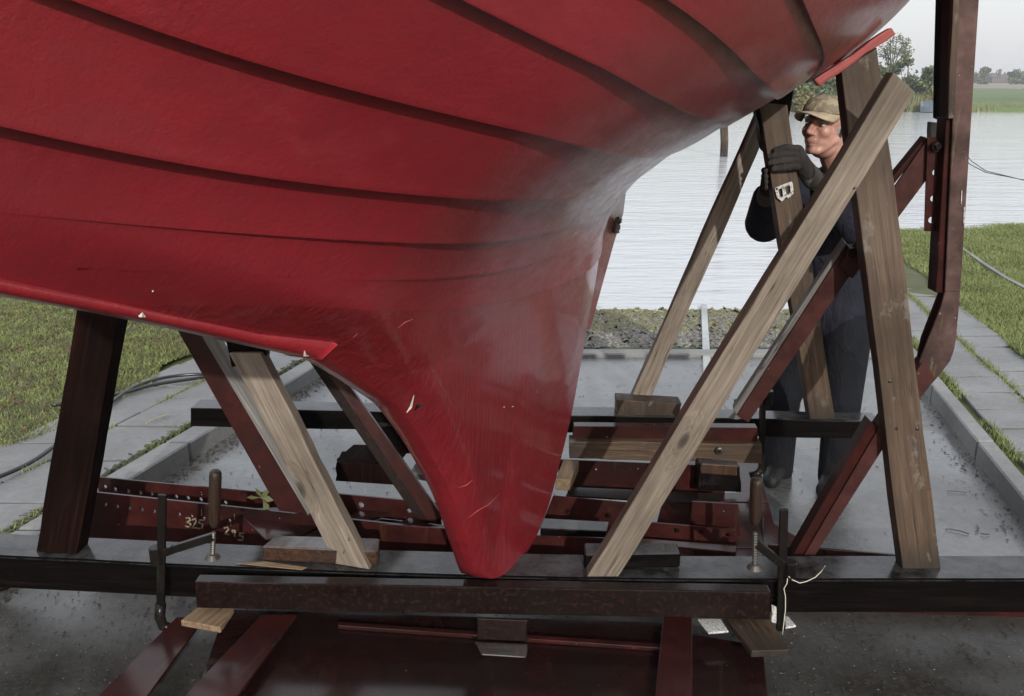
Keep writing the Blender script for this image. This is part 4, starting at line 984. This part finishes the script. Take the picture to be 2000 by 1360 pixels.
for k in 'HGFEDCBA':
    pts = [hit(*p_) for p_ in LAPS[k]]; pts = np.array([q for q in pts if q is not None]); pts = pts[np.argsort(pts[:, 0])]
    deg = min(3, len(pts) - 2); x = pts[:, 0]; co = np.polyfit(x, pts[:, 1], deg); zz = np.polyval(co, np.clip(SG, x[0], x[-1]))
    d0 = np.polyval(np.polyder(co), x[0]); d1 = np.polyval(np.polyder(co), x[-1])
    if DEBUG: print('LAP', k, np.round(pts, 2).tolist(), 'slopes', round(d0, 3), round(d1, 3), 'err', np.abs(np.polyval(co, x) - pts[:, 1]).max().round(3))
    curves.append([k, x[0], x[-1], zz, d0, d1])
for i, c in enumerate(curves):
    k, x0, x1, zz, d0, d1 = c
    lo = SG < x0; hi = SG > x1
    d0e = d0; d1e = d1
    zz = zz + np.where(lo, (SG - x0) * d0e + .06 * (SG - x0) ** 2, 0) + np.where(hi, (SG - x1) * np.clip(d1e, -.3, .5) + .10 * (SG - x1) ** 2, 0)
    if i == 0: rowz = []
    rowz.append(zz)
for i in range(len(rowz) - 2, -1, -1): rowz[i] = np.minimum(rowz[i], rowz[i + 1] - .045)
rowz.append(np.maximum(rowz[-1] + .22, 2.15)); rowz.append(rowz[-1] + .22)
keys = list('HGFEDCBA') + ['Y', 'Z']
TH_L = .025
def lapth(k):
    t = np.interp(SG, [-2, -1.3, -.6, 0, 1], [.026, .024, .018, .011, .008]) * (1 if k in 'EDCBA' else .75)
    if k in START: t = t * np.clip((SG - START[k]) / .9, 0, 1)
    if k in 'DE': t = t * np.clip((SG + 2.9) / 1.2, .3, 1)
    return t * np.clip((3.0 - SG) / .5, 0, 1)
def normal_off(s, z, d):
    e = 1e-3; bs = (Bh(s + e, z) - Bh(s - e, z)) / (2 * e); bz = (Bh(s, z + e) - Bh(s, z - e)) / (2 * e)
    b = Bh(s, z); ln = np.sqrt(1 + bs ** 2 + bz ** 2); return s - bs / ln * d, b + d / ln, z - bz / ln * d
boat = empty('boat', (0, 3.0, .3), 'large boat hull with overlapping planks in red antifouling paint shored up on the cradle', 'boat')
def strake(name, lo, hi, tlo, nrow, m, bottom=False, side=1, lip=0):
    rows = []
    zl = zlow(SG); a = np.maximum(lo, zl); b = np.maximum(hi, zl); b = np.maximum(b, a + 1e-4)
    live = (hi > zl + 1e-3)
    if bottom: rows.append(wpos(SG, 0 * SG, a - .004))
    elif lip:
        s_, b_, z_ = normal_off(SG, a, 0 * SG - .004); rows.append(wpos(s_, b_, z_))
    for i in range(nrow + 1):
        t = i / nrow
        if bottom: t = t ** 1.8
        z = a + (b - a) * t; th = tlo * (1 - t) * (lo > zl - .02)
        s_, b_, z_ = normal_off(SG, z, th); rows.append(wpos(s_, np.maximum(b_, .0), z_))
        if i == 0 and lip:      # softened lower arris
            s_, b_, z_ = normal_off(SG, z + .004, th * 1.0); rows.append(wpos(s_, b_, z_))
    V = np.array(rows)
    if side < 0:
        q = V[..., :2] - T0; s = q @ Dv; bb = q @ Nv; V = np.stack([T0[0] + s * Dv[0] - bb * Nv[0], T0[1] + s * Dv[1] - bb * Nv[1], V[..., 2]], -1)
    R_, C_ = V.shape[:2]; idx = np.arange(R_ * C_).reshape(R_, C_)
    Fa = np.stack([idx[:-1, :-1], idx[:-1, 1:], idx[1:, 1:], idx[1:, :-1]], -1)
    keep = (live[:-1] & live[1:]); Fa = Fa[:, keep].reshape(-1, 4)
    if side < 0: Fa = Fa[:, ::-1]
    me = np_mesh(name, V.reshape(-1, 3), Fa); me.polygons.foreach_set('use_smooth', [True] * len(me.polygons))
    sh = np.zeros(len(me.edges), bool)
    if lip:   # sharp lower edge
        ev = np.zeros(len(me.edges) * 2, np.int32); me.edges.foreach_get('vertices', ev); ev = ev.reshape(-1, 2)
        row = ev // C_; shp = ((row[:, 0] == 1) & (row[:, 1] == 1))
        at = me.attributes.new('sharp_edge', 'BOOLEAN', 'EDGE'); at.data.foreach_set('value', shp)
    return link(name, me, m, boat)
for side in (1, -1):
    k0 = strake('garboard', zlow(SG), rowz[0], np.zeros(len(SG)), 46, M_keel, True, side)
    for i in range(len(rowz) - 1):
        strake('plank', rowz[i], rowz[i + 1] + .004, lapth(keys[i]), 12, M_hull, False, side, 1)
# deck closing the hull
zt_ = rowz[-1]; b_t = Bh(SG, zt_); A_ = wpos(SG, b_t, zt_); B2_ = wpos(SG, -b_t, zt_); V = np.concatenate([A_, B2_]); n_ = len(SG)
link('deck', np_mesh('deck', V, np.array([(i, i + 1, n_ + i + 1, n_ + i) for i in range(n_ - 1)])), M_deck, boat)
# band along the stem
ss = np.linspace(-2.95, -.905, 90); up_ = np.interp(ss, [-3, -1.56, -1.3, -1.1, -.905], [.012, .007, .005, .009, .026]); zl = zlow(ss)
rows = [wpos(ss, 0 * ss, zl - .008), wpos(ss, bedge(ss) + .006, zl - .008), wpos(ss, bedge(ss) + .010, zl - .004), wpos(ss, Bh(ss, zl + up_) + .008, zl + up_), wpos(ss, Bh(ss, zl + up_ + .003) - .003, zl + up_ + .003)]
for sd in (1, -1):
    V = np.array(rows)
    if sd < 0:
        q = V[..., :2] - T0; s = q @ Dv; bb = q @ Nv; V = np.stack([T0[0] + s * Dv[0] - bb * Nv[0], T0[1] + s * Dv[1] - bb * Nv[1], V[..., 2]], -1)
    C_ = len(ss); idx = np.arange(len(rows) * C_).reshape(-1, C_); Fa = np.stack([idx[:-1, :-1], idx[:-1, 1:], idx[1:, 1:], idx[1:, :-1]], -1).reshape(-1, 4)
    me = np_mesh('stem_band', V.reshape(-1, 3), Fa); me2 = bmesh.new(); me2.from_mesh(me)
    me2.verts.ensure_lookup_table(); me2.faces.new([me2.verts[int(idx[i, -1])] for i in range(len(rows))]); me2.to_mesh(me); me2.free()
    link('stem_band', me, M_shoe, boat)
# rudder with pintle behind the sternpost
rp = [(1.40, 1.262), (1.33, 1.10), (1.22, .93), (1.10, .76), (1.20, .74), (1.36, .86), (1.62, 1.05), (1.80, 1.16), (1.86, 1.29)]
bm = bmesh.new(); a = [bm.verts.new(tuple(wpos(np.float64(s + .06), np.float64(.028), np.float64(z)))) for s, z in rp]; b = [bm.verts.new(tuple(wpos(np.float64(s + .06), np.float64(-.028), np.float64(z)))) for s, z in rp]
bm.faces.new(a); bm.faces.new(b[::-1])
for i in range(len(rp)): bm.faces.new((a[i], b[i], b[(i + 1) % len(rp)], a[(i + 1) % len(rp)]))
bevel(bm, .006, 2); rud = link('rudder', bm_mesh('rudder', bm), M_keel, boat)
def mark(name, pts, w, m, off=.002):
    q = [hit(*p_) for p_ in pts]; q = [k for k in q if k is not None]
    if len(q) < 2: return
    C_ = []
    for s_, z_ in q:
        a_, b_2, c_2 = normal_off(np.float64(s_), np.float64(z_), off); C_.append(Vector(wpos(a_, b_2, c_2).tolist()))
    bm = bmesh.new(); pr = None
    for i, c in enumerate(C_):
        d = (C_[min(i + 1, len(C_) - 1)] - C_[max(i - 1, 0)]).normalized(); v = d.cross((c - O).normalized()).normalized() * w * (1 if 0 < i < len(C_) - 1 else .25)
        cur = [bm.verts.new(c + v), bm.verts.new(c - v)]
        if pr: bm.faces.new((pr[0], pr[1], cur[1], cur[0]))
        pr = cur
    k = link(name, bm_mesh(name, bm), m, boat)
M_chip_glint, n, p, L = mat('pale_primer_and_glint'); p.inputs['Base Color'].default_value = (.42, .40, .36, 1); p.inputs['Roughness'].default_value = .7
M_scr, n, p, L = mat('fresh_scratch'); p.inputs['Base Color'].default_value = (.42, .06, .06, 1); p.inputs['Roughness'].default_value = .5
mark('chip_and_glint', [(262, 607), (269, 603), (276, 608)], .0035, M_chip_glint, .012)
mark('chip_and_glint', [(582, 684), (590, 682), (598, 683)], .003, M_chip_glint, .014)  # highlight dab on the stem edge, painted as a pale mark
mark('gouge', [(794, 804), (801, 793), (808, 770)], .003, M_chip_glint, .004)
mark('gouge', [(808, 800), (816, 790), (824, 787)], .005, M_dark, .004)
for pts in ([(690, 658), (697, 650), (694, 645)], [(893, 952), (910, 947), (922, 937)], [(912, 1012), (935, 995), (952, 986), (974, 964)], [(775, 640), (790, 628), (806, 622)], [(836, 690), (838, 700)]):
    mark('scratch', pts, .0008, M_scr, .003)
for (a, b) in ((787, 95), (883, 100), (1007, 118), (757, 372), (983, 795), (1000, 794), (1158, 88), (297, 566)):
    mark('paint_speck', [(a - 2, b), (a, b), (a + 2, b)], .0016, M_chip_glint, .003)
pc = W(1188, 443, 4.0); bm = bmesh.new()
add_tube(bm, [pc + Vector((-.035, 0, 0)), pc + Vector((.055, 0, -.003))], .011, 8)
add_tube(bm, [pc + Vector((.03, 0, .028)), pc + Vector((.04, 0, -.03))], .014, 8)
bmesh.ops.create_icosphere(bm, subdivisions=1, radius=.02, matrix=Matrix.Translation(pc + Vector((.045, 0, .028))))
bmesh.ops.create_icosphere(bm, subdivisions=1, radius=.014, matrix=Matrix.Translation(pc + Vector((-.005, 0, .02))))
link('pintle', bm_mesh('pintle', bm), M_metal, boat)

# ------------------------------------------------------------------ MAN
def fabric(name, c, sc_=120., rough=.9, plaid=None):
    m, n, p, L = mat(name); v = coords(n)
    a = noise(n, v, 9, 5, .6); b = noise(n, v, sc_, 3, .6)
    cc = ramp(n, a, [(.3, tuple(x * .6 for x in c)), (.7, tuple(x * 1.4 for x in c))])
    if plaid: cc = mix(n, ramp(n, noise(n, v, 28, 3), [(.45, 0), (.55, 1)]), cc, plaid)
    L.new(cc, p.inputs['Base Color']); p.inputs['Roughness'].default_value = rough; p.inputs['Specular IOR Level'].default_value = .15
    L.new(bump(n, b, .4, .001, bump(n, noise(n, coords(n, (1, 1, .45)), 16, 4, .6, 1.2), .8, .02)), p.inputs['Normal']); return m
M_skin, n, p, L = mat('skin'); v = coords(n)
L.new(ramp(n, noise(n, v, 26, 5, .6), [(.3, (.27, .13, .10)), (.7, (.40, .225, .175))]), p.inputs['Base Color']); p.inputs['Roughness'].default_value = .5
L.new(bump(n, noise(n, coords(n, (1, 1, 2.2)), 60, 4, .6), .35, .002), p.inputs['Normal'])
M_lip, n, p, L = mat('lips'); p.inputs['Base Color'].default_value = (.30, .12, .10, 1); p.inputs['Roughness'].default_value = .5
M_eye, n, p, L = mat('eye_white'); p.inputs['Base Color'].default_value = (.26, .24, .22, 1); p.inputs['Roughness'].default_value = .2
M_iris, n, p, L = mat('iris'); p.inputs['Base Color'].default_value = (.04, .05, .06, 1); p.inputs['Roughness'].default_value = .1
M_jacket = fabric('navy_work_jacket', (.013, .014, .021))
M_trouser = fabric('dark_work_trousers', (.007, .008, .011))
M_glove = fabric('charcoal_glove', (.03, .027, .026), 300)
M_cuff = fabric('grey_knit_cuff', (.10, .092, .085), 300)
M_cap = fabric('olive_brown_cap', (.27, .225, .16), 300, plaid=(.17, .15, .11))
M_brim = fabric('cap_brim_cloth', (.28, .23, .165), 300)
M_boot = fabric('black_boot', (.012, .012, .013), 200, .5)
M_hair = fabric('grey_hair', (.28, .26, .24), 260)
M_shirt = fabric('checked_shirt', (.4, .4, .4), 200, plaid=(.08, .09, .11))
man = empty('person', WG(1560, 955, 0), 'man in olive cap, dark jacket and gloves gripping the prop marked B', 'person')
def ell(bm, c, r_, R=None, seg=20):
    M = Matrix.Translation(c) @ (R.to_4x4() if R else Matrix.Identity(4)) @ Matrix.Diagonal((r_[0], r_[1], r_[2], 1))
    bmesh.ops.create_uvsphere(bm, u_segments=seg, v_segments=seg // 2, radius=1, matrix=M)
def cap_(bm, a, b, ra, rb, k=7):
    a, b = Vector(a), Vector(b); ell(bm, a, (ra,) * 3, seg=16); ell(bm, b, (rb,) * 3, seg=16); add_tube(bm, [a, a.lerp(b, .5), b], [ra, (ra + rb) / 2, rb], 16)
def chain(bm, pts, rs):
    for i in range(len(pts) - 1): cap_(bm, pts[i], pts[i + 1], rs[i], rs[i + 1])
def fused(name, bm, m, vox, smooth=4, parent=man):
    o = link(name, bm_mesh(name, bm, True), m, parent)
    r_ = o.modifiers.new('remesh', 'REMESH'); r_.mode = 'VOXEL'; r_.voxel_size = vox; r_.use_smooth_shade = True
    s = o.modifiers.new('smooth', 'SMOOTH'); s.factor = .6; s.iterations = smooth
    return o
HC = W(1611, 246, 3.84); ha = math.radians(220); hf = Vector((math.cos(ha), math.sin(ha), .05)).normalized(); hl = Vector((0, 0, 1)).cross(hf).normalized(); hu = hf.cross(hl)
HR = Matrix((hf, hl, hu)).transposed(); HS = 1.09
def H(f, l, u): return HC + (hf * f + hl * l + hu * u) * HS
shR, shL = W(1580, 368, 4.0), W(1688, 366, 3.76)
elR, elL = W(1493, 436, 3.78), W(1668, 438, 3.60)
wrR, wrL = W(1498, 368, 3.60), W(1590, 352, 3.47)
neckb = W(1640, 338, 3.93); chest = W(1640, 430, 3.92); belly = W(1645, 530, 3.92); pelv = W(1640, 598, 3.90)
hipR, hipL = W(1600, 625, 3.98), W(1655, 628, 3.84)
knR, knL = W(1528, 775, 3.90), W(1645, 785, 3.76)
anR, anL = W(1520, 912, 3.92), W(1628, 925, 3.80)
# body: one continuous figure with head
bm = bmesh.new()
ell(bm, H(-.012, 0, .03), (.094, .074, .09), HR); ell(bm, H(.022, 0, -.040), (.069, .065, .082), HR); ell(bm, H(-.005, 0, -.085), (.05, .058, .045), HR)
ell(bm, H(.066, 0, -.094), (.02, .024, .018), HR)
for s in (1, -1):
    cap_(bm, H(.0, .05 * s, -.05), H(.06, .018 * s, -.095), .022, .018)
    ell(bm, H(.056, .036 * s, -.022), (.028, .026, .03), HR); ell(bm, H(-.015, .075 * s, -.012), (.016, .007, .032), HR)
    cap_(bm, H(.078, .012 * s, .024), H(.068, .044 * s, .022), .0075, .007)
    ell(bm, H(.096, .010 * s, -.031), (.011, .008, .008), HR)
    cap_(bm, H(.080, .022 * s, .0125), H(.074, .042 * s, .0105), .0045, .004)
    cap_(bm, H(.078, .022 * s, -.010), H(.073, .040 * s, -.009), .005, .004)
cap_(bm, H(.080, 0, .016), H(.108, 0, -.024), .009, .0125)
ell(bm, H(.081, 0, -.056), (.012, .024, .009), HR); ell(bm, H(.078, 0, -.072), (.011, .019, .009), HR)
cap_(bm, H(-.03, 0, -.05), neckb, .056, .062)
chain(bm, [neckb, chest, belly, pelv], [.075, .125, .12, .12])
for sh, el, wr in ((shR, elR, wrR), (shL, elL, wrL)): chain(bm, [neckb - Vector((0, 0, .04)), sh, el, wr], [.05, .055, .042, .028])
for hp_, kn, an in ((hipR, knR, anR), (hipL, knL, anL)): chain(bm, [pelv, hp_, kn, an], [.08, .075, .052, .038])
fused('body', bm, M_skin, .0048, 6)
# eyes, brows, mouth line
for s in (1, -1):
    bm = bmesh.new(); ell(bm, H(.069, .032 * s, .0015), (.0125, .0125, .0085), HR, 14); e = link('eye', bm_mesh('eye', bm, True), M_eye, man)
    bm = bmesh.new(); ell(bm, H(.0795, .0335 * s, .001), (.003, .0052, .0052), HR, 12); k = link('iris', bm_mesh('iris', bm, True), M_iris, man)
    bm = bmesh.new(); chain(bm, [H(.089, .012 * s, .026), H(.086, .028 * s, .032), H(.076, .047 * s, .027)], [.003, .0035, .002]); link('eyebrow', bm_mesh('eyebrow', bm, True), M_hair, man)
bm = bmesh.new(); chain(bm, [H(.076, -.024, -.067), H(.0885, -.01, -.0635), H(.0905, 0, -.0635), H(.0885, .01, -.0635), H(.076, .024, -.067)], [.0015, .0022, .0022, .0022, .0015]); link('mouth', bm_mesh('mouth', bm, True), M_lip, man)
bm = bmesh.new(); ell(bm, H(-.034, 0, .0), (.077, .0775, .07), HR); link('hair', bm_mesh('hair', bm, True), M_hair, man)
# cap
bm = bmesh.new(); ns, nr = 32, 9
rings = []
for j in range(nr + 1):
    ph = j / nr * math.pi / 2; z = math.sin(ph) ** .85; rr_ = math.cos(ph) ** .72
    rings.append([bm.verts.new(H(-.008 + .107 * rr_ * math.cos(2 * math.pi * i / ns) - .008 * z, .087 * rr_ * math.sin(2 * math.pi * i / ns), .047 + .064 * z * (1 + .06 * math.cos(2 * math.pi * i / ns)) - .012 * (1 - z) * (1 - math.cos(2 * math.pi * i / ns)) / 2)) for i in range(ns)])
for A, B_ in zip(rings, rings[1:]):
    for i in range(ns): bm.faces.new((A[i], A[(i + 1) % ns], B_[(i + 1) % ns], B_[i]))
bmesh.ops.remove_doubles(bm, verts=bm.verts, dist=.0008)
cp = link('cap', bm_mesh('cap', bm, True), M_cap, man); q = cp.modifiers.new('solid', 'SOLIDIFY'); q.thickness = .004; q.offset = 1
bm = bmesh.new(); rows = []
for j in range(7):
    u = j / 6; row = []
    for i in range(19):
        a = math.radians(-78 + 156 * i / 18); ext = .082 * u * (math.cos(a) ** .45 if math.cos(a) > 0 else 0)
        row.append(bm.verts.new(H(-.010 + .106 * math.cos(a) + ext, .087 * math.sin(a) * (1 - .12 * u), .054 - .004 * u - .040 * math.sin(a) ** 2 * (.35 + .65 * u))))
    rows.append(row)
for A, B_ in zip(rows, rows[1:]):
    for i in range(18): bm.faces.new((A[i], A[i + 1], B_[i + 1], B_[i]))
br = link('cap_brim', bm_mesh('cap_brim', bm, True), M_brim, man); q = br.modifiers.new('solid', 'SOLIDIFY'); q.thickness = .004
# jacket and trousers
bm = bmesh.new()
chain(bm, [neckb - Vector((0, 0, .12)), chest, belly, pelv - Vector((0, 0, .02))], [.105, .175, .175, .165])
ell(bm, (shL + shR) / 2 - Vector((0, 0, .03)), (.19, .13, .085), Matrix.Rotation(math.atan2((shL - shR).y, (shL - shR).x), 3, 'Z'))
for sh, el, wr in ((shR, elR, wrR), (shL, elL, wrL)): chain(bm, [neckb - Vector((0, 0, .10)), sh, el, el.lerp(wr, .75)], [.085, .1, .085, .058])
fused('jacket', bm, M_jacket, .010, 3)
bm = bmesh.new()
for hp_, kn, an in ((hipR, knR, anR), (hipL, knL, anL)): chain(bm, [pelv, hp_, kn, kn.lerp(an, .5), an + Vector((0, 0, -.02))], [.13, .115, .085, .078, .072])
fused('trousers', bm, M_trouser, .010, 3)
for an, toe in ((anR, WG(1502, 945, .035)), (anL, WG(1606, 962, .035))):
    bm = bmesh.new(); ft = Vector((an.x, an.y, g(an.y) + .045)); cap_(bm, an, ft, .055, .05); cap_(bm, ft, ft + (toe - ft).normalized() * .17 + Vector((0, 0, -.008)), .048, .04)
    fused('boot', bm, M_boot, .008, 2)
# collars
bm = bmesh.new(); cpts = [neckb + Vector((0, 0, .03)) + (hf * math.cos(t) * .068 + hl * math.sin(t) * .062) + Vector((0, 0, .022 * -math.cos(t))) for t in [i / 18 * 2 * math.pi for i in range(19)]]
add_tube(bm, cpts, .014, 8); link('shirt_collar', bm_mesh('shirt_collar', bm, True), M_shirt, man)
bm = bmesh.new(); cpts = [neckb + Vector((0, 0, .005)) + (hf * math.cos(t) * .085 + hl * math.sin(t) * .082) + Vector((0, 0, .03 * -math.cos(t))) for t in [.35 + i / 18 * (2 * math.pi - .7) for i in range(19)]]
add_tube(bm, cpts, .02, 8); link('jacket_collar', bm_mesh('jacket_collar', bm, True), M_jacket, man)
# gloves: palm, four fingers and thumb each
bm = bmesh.new(); P = lambda x, y, Y: W(x, y, Y)
cap_(bm, P(1578, 338, 3.43), P(1560, 312, 3.395), .034, .036); ell(bm, P(1556, 306, 3.385), (.034, .02, .045))
for f in (((1556, 291), (1534, 288), (1515, 293)), ((1552, 300), (1528, 301), (1503, 306)), ((1552, 313), (1528, 314), (1504, 319)), ((1556, 325), (1532, 328), (1510, 331))):
    chain(bm, [P(*f[0], 3.375), P(*f[1], 3.372), P(*f[2], 3.383)], [.0155, .0125, .0105])
chain(bm, [P(1572, 328, 3.42), P(1562, 312, 3.47), P(1556, 300, 3.50)], [.02, .015, .012])
fused('glove', bm, M_glove, .0032, 1)
bm = bmesh.new(); chain(bm, [P(1572, 330, 3.425), P(1588, 350, 3.455)], [.037, .041]); fused('glove_cuff', bm, M_cuff, .006, 2)
bm = bmesh.new()
cap_(bm, P(1500, 372, 3.56), P(1504, 345, 3.51), .034, .034)
for k in range(4): chain(bm, [P(1502, 332 + k * 11, 3.50), P(1492, 333 + k * 11, 3.455), P(1496, 334 + k * 11, 3.415)], [.014, .012, .0105])
chain(bm, [P(1506, 350, 3.53), P(1520, 335, 3.51), P(1534, 330, 3.50)], [.017, .014, .012])
fused('glove', bm, M_glove, .0035, 1)
bm = bmesh.new(); chain(bm, [P(1500, 372, 3.565), P(1497, 385, 3.61)], [.038, .042]); fused('glove_cuff', bm, M_cuff, .006, 2)

# ------------------------------------------------------------------ HAZE over the lake and fields
hz, n, p, L = mat('thin_haze'); n.nodes.remove(p)
vol = node(n, 'ShaderNodeVolumePrincipled'); vol.inputs['Color'].default_value = (.93, .95, 1, 1); vol.inputs['Density'].default_value = .001; vol.inputs['Anisotropy'].default_value = .2
L.new(vol.outputs[0], n.nodes['Material Output'].inputs['Volume'])
bm = bmesh.new(); add_hexa(bm, [(-2300, -60, -1.9), (2600, -60, -1.9), (2600, 1700, -1.9), (-2300, 1700, -1.9), (-2300, -60, 16), (2600, -60, 16), (2600, 1700, 16), (-2300, 1700, 16)])
link('haze', bm_mesh('haze', bm), hz, kind='stuff')
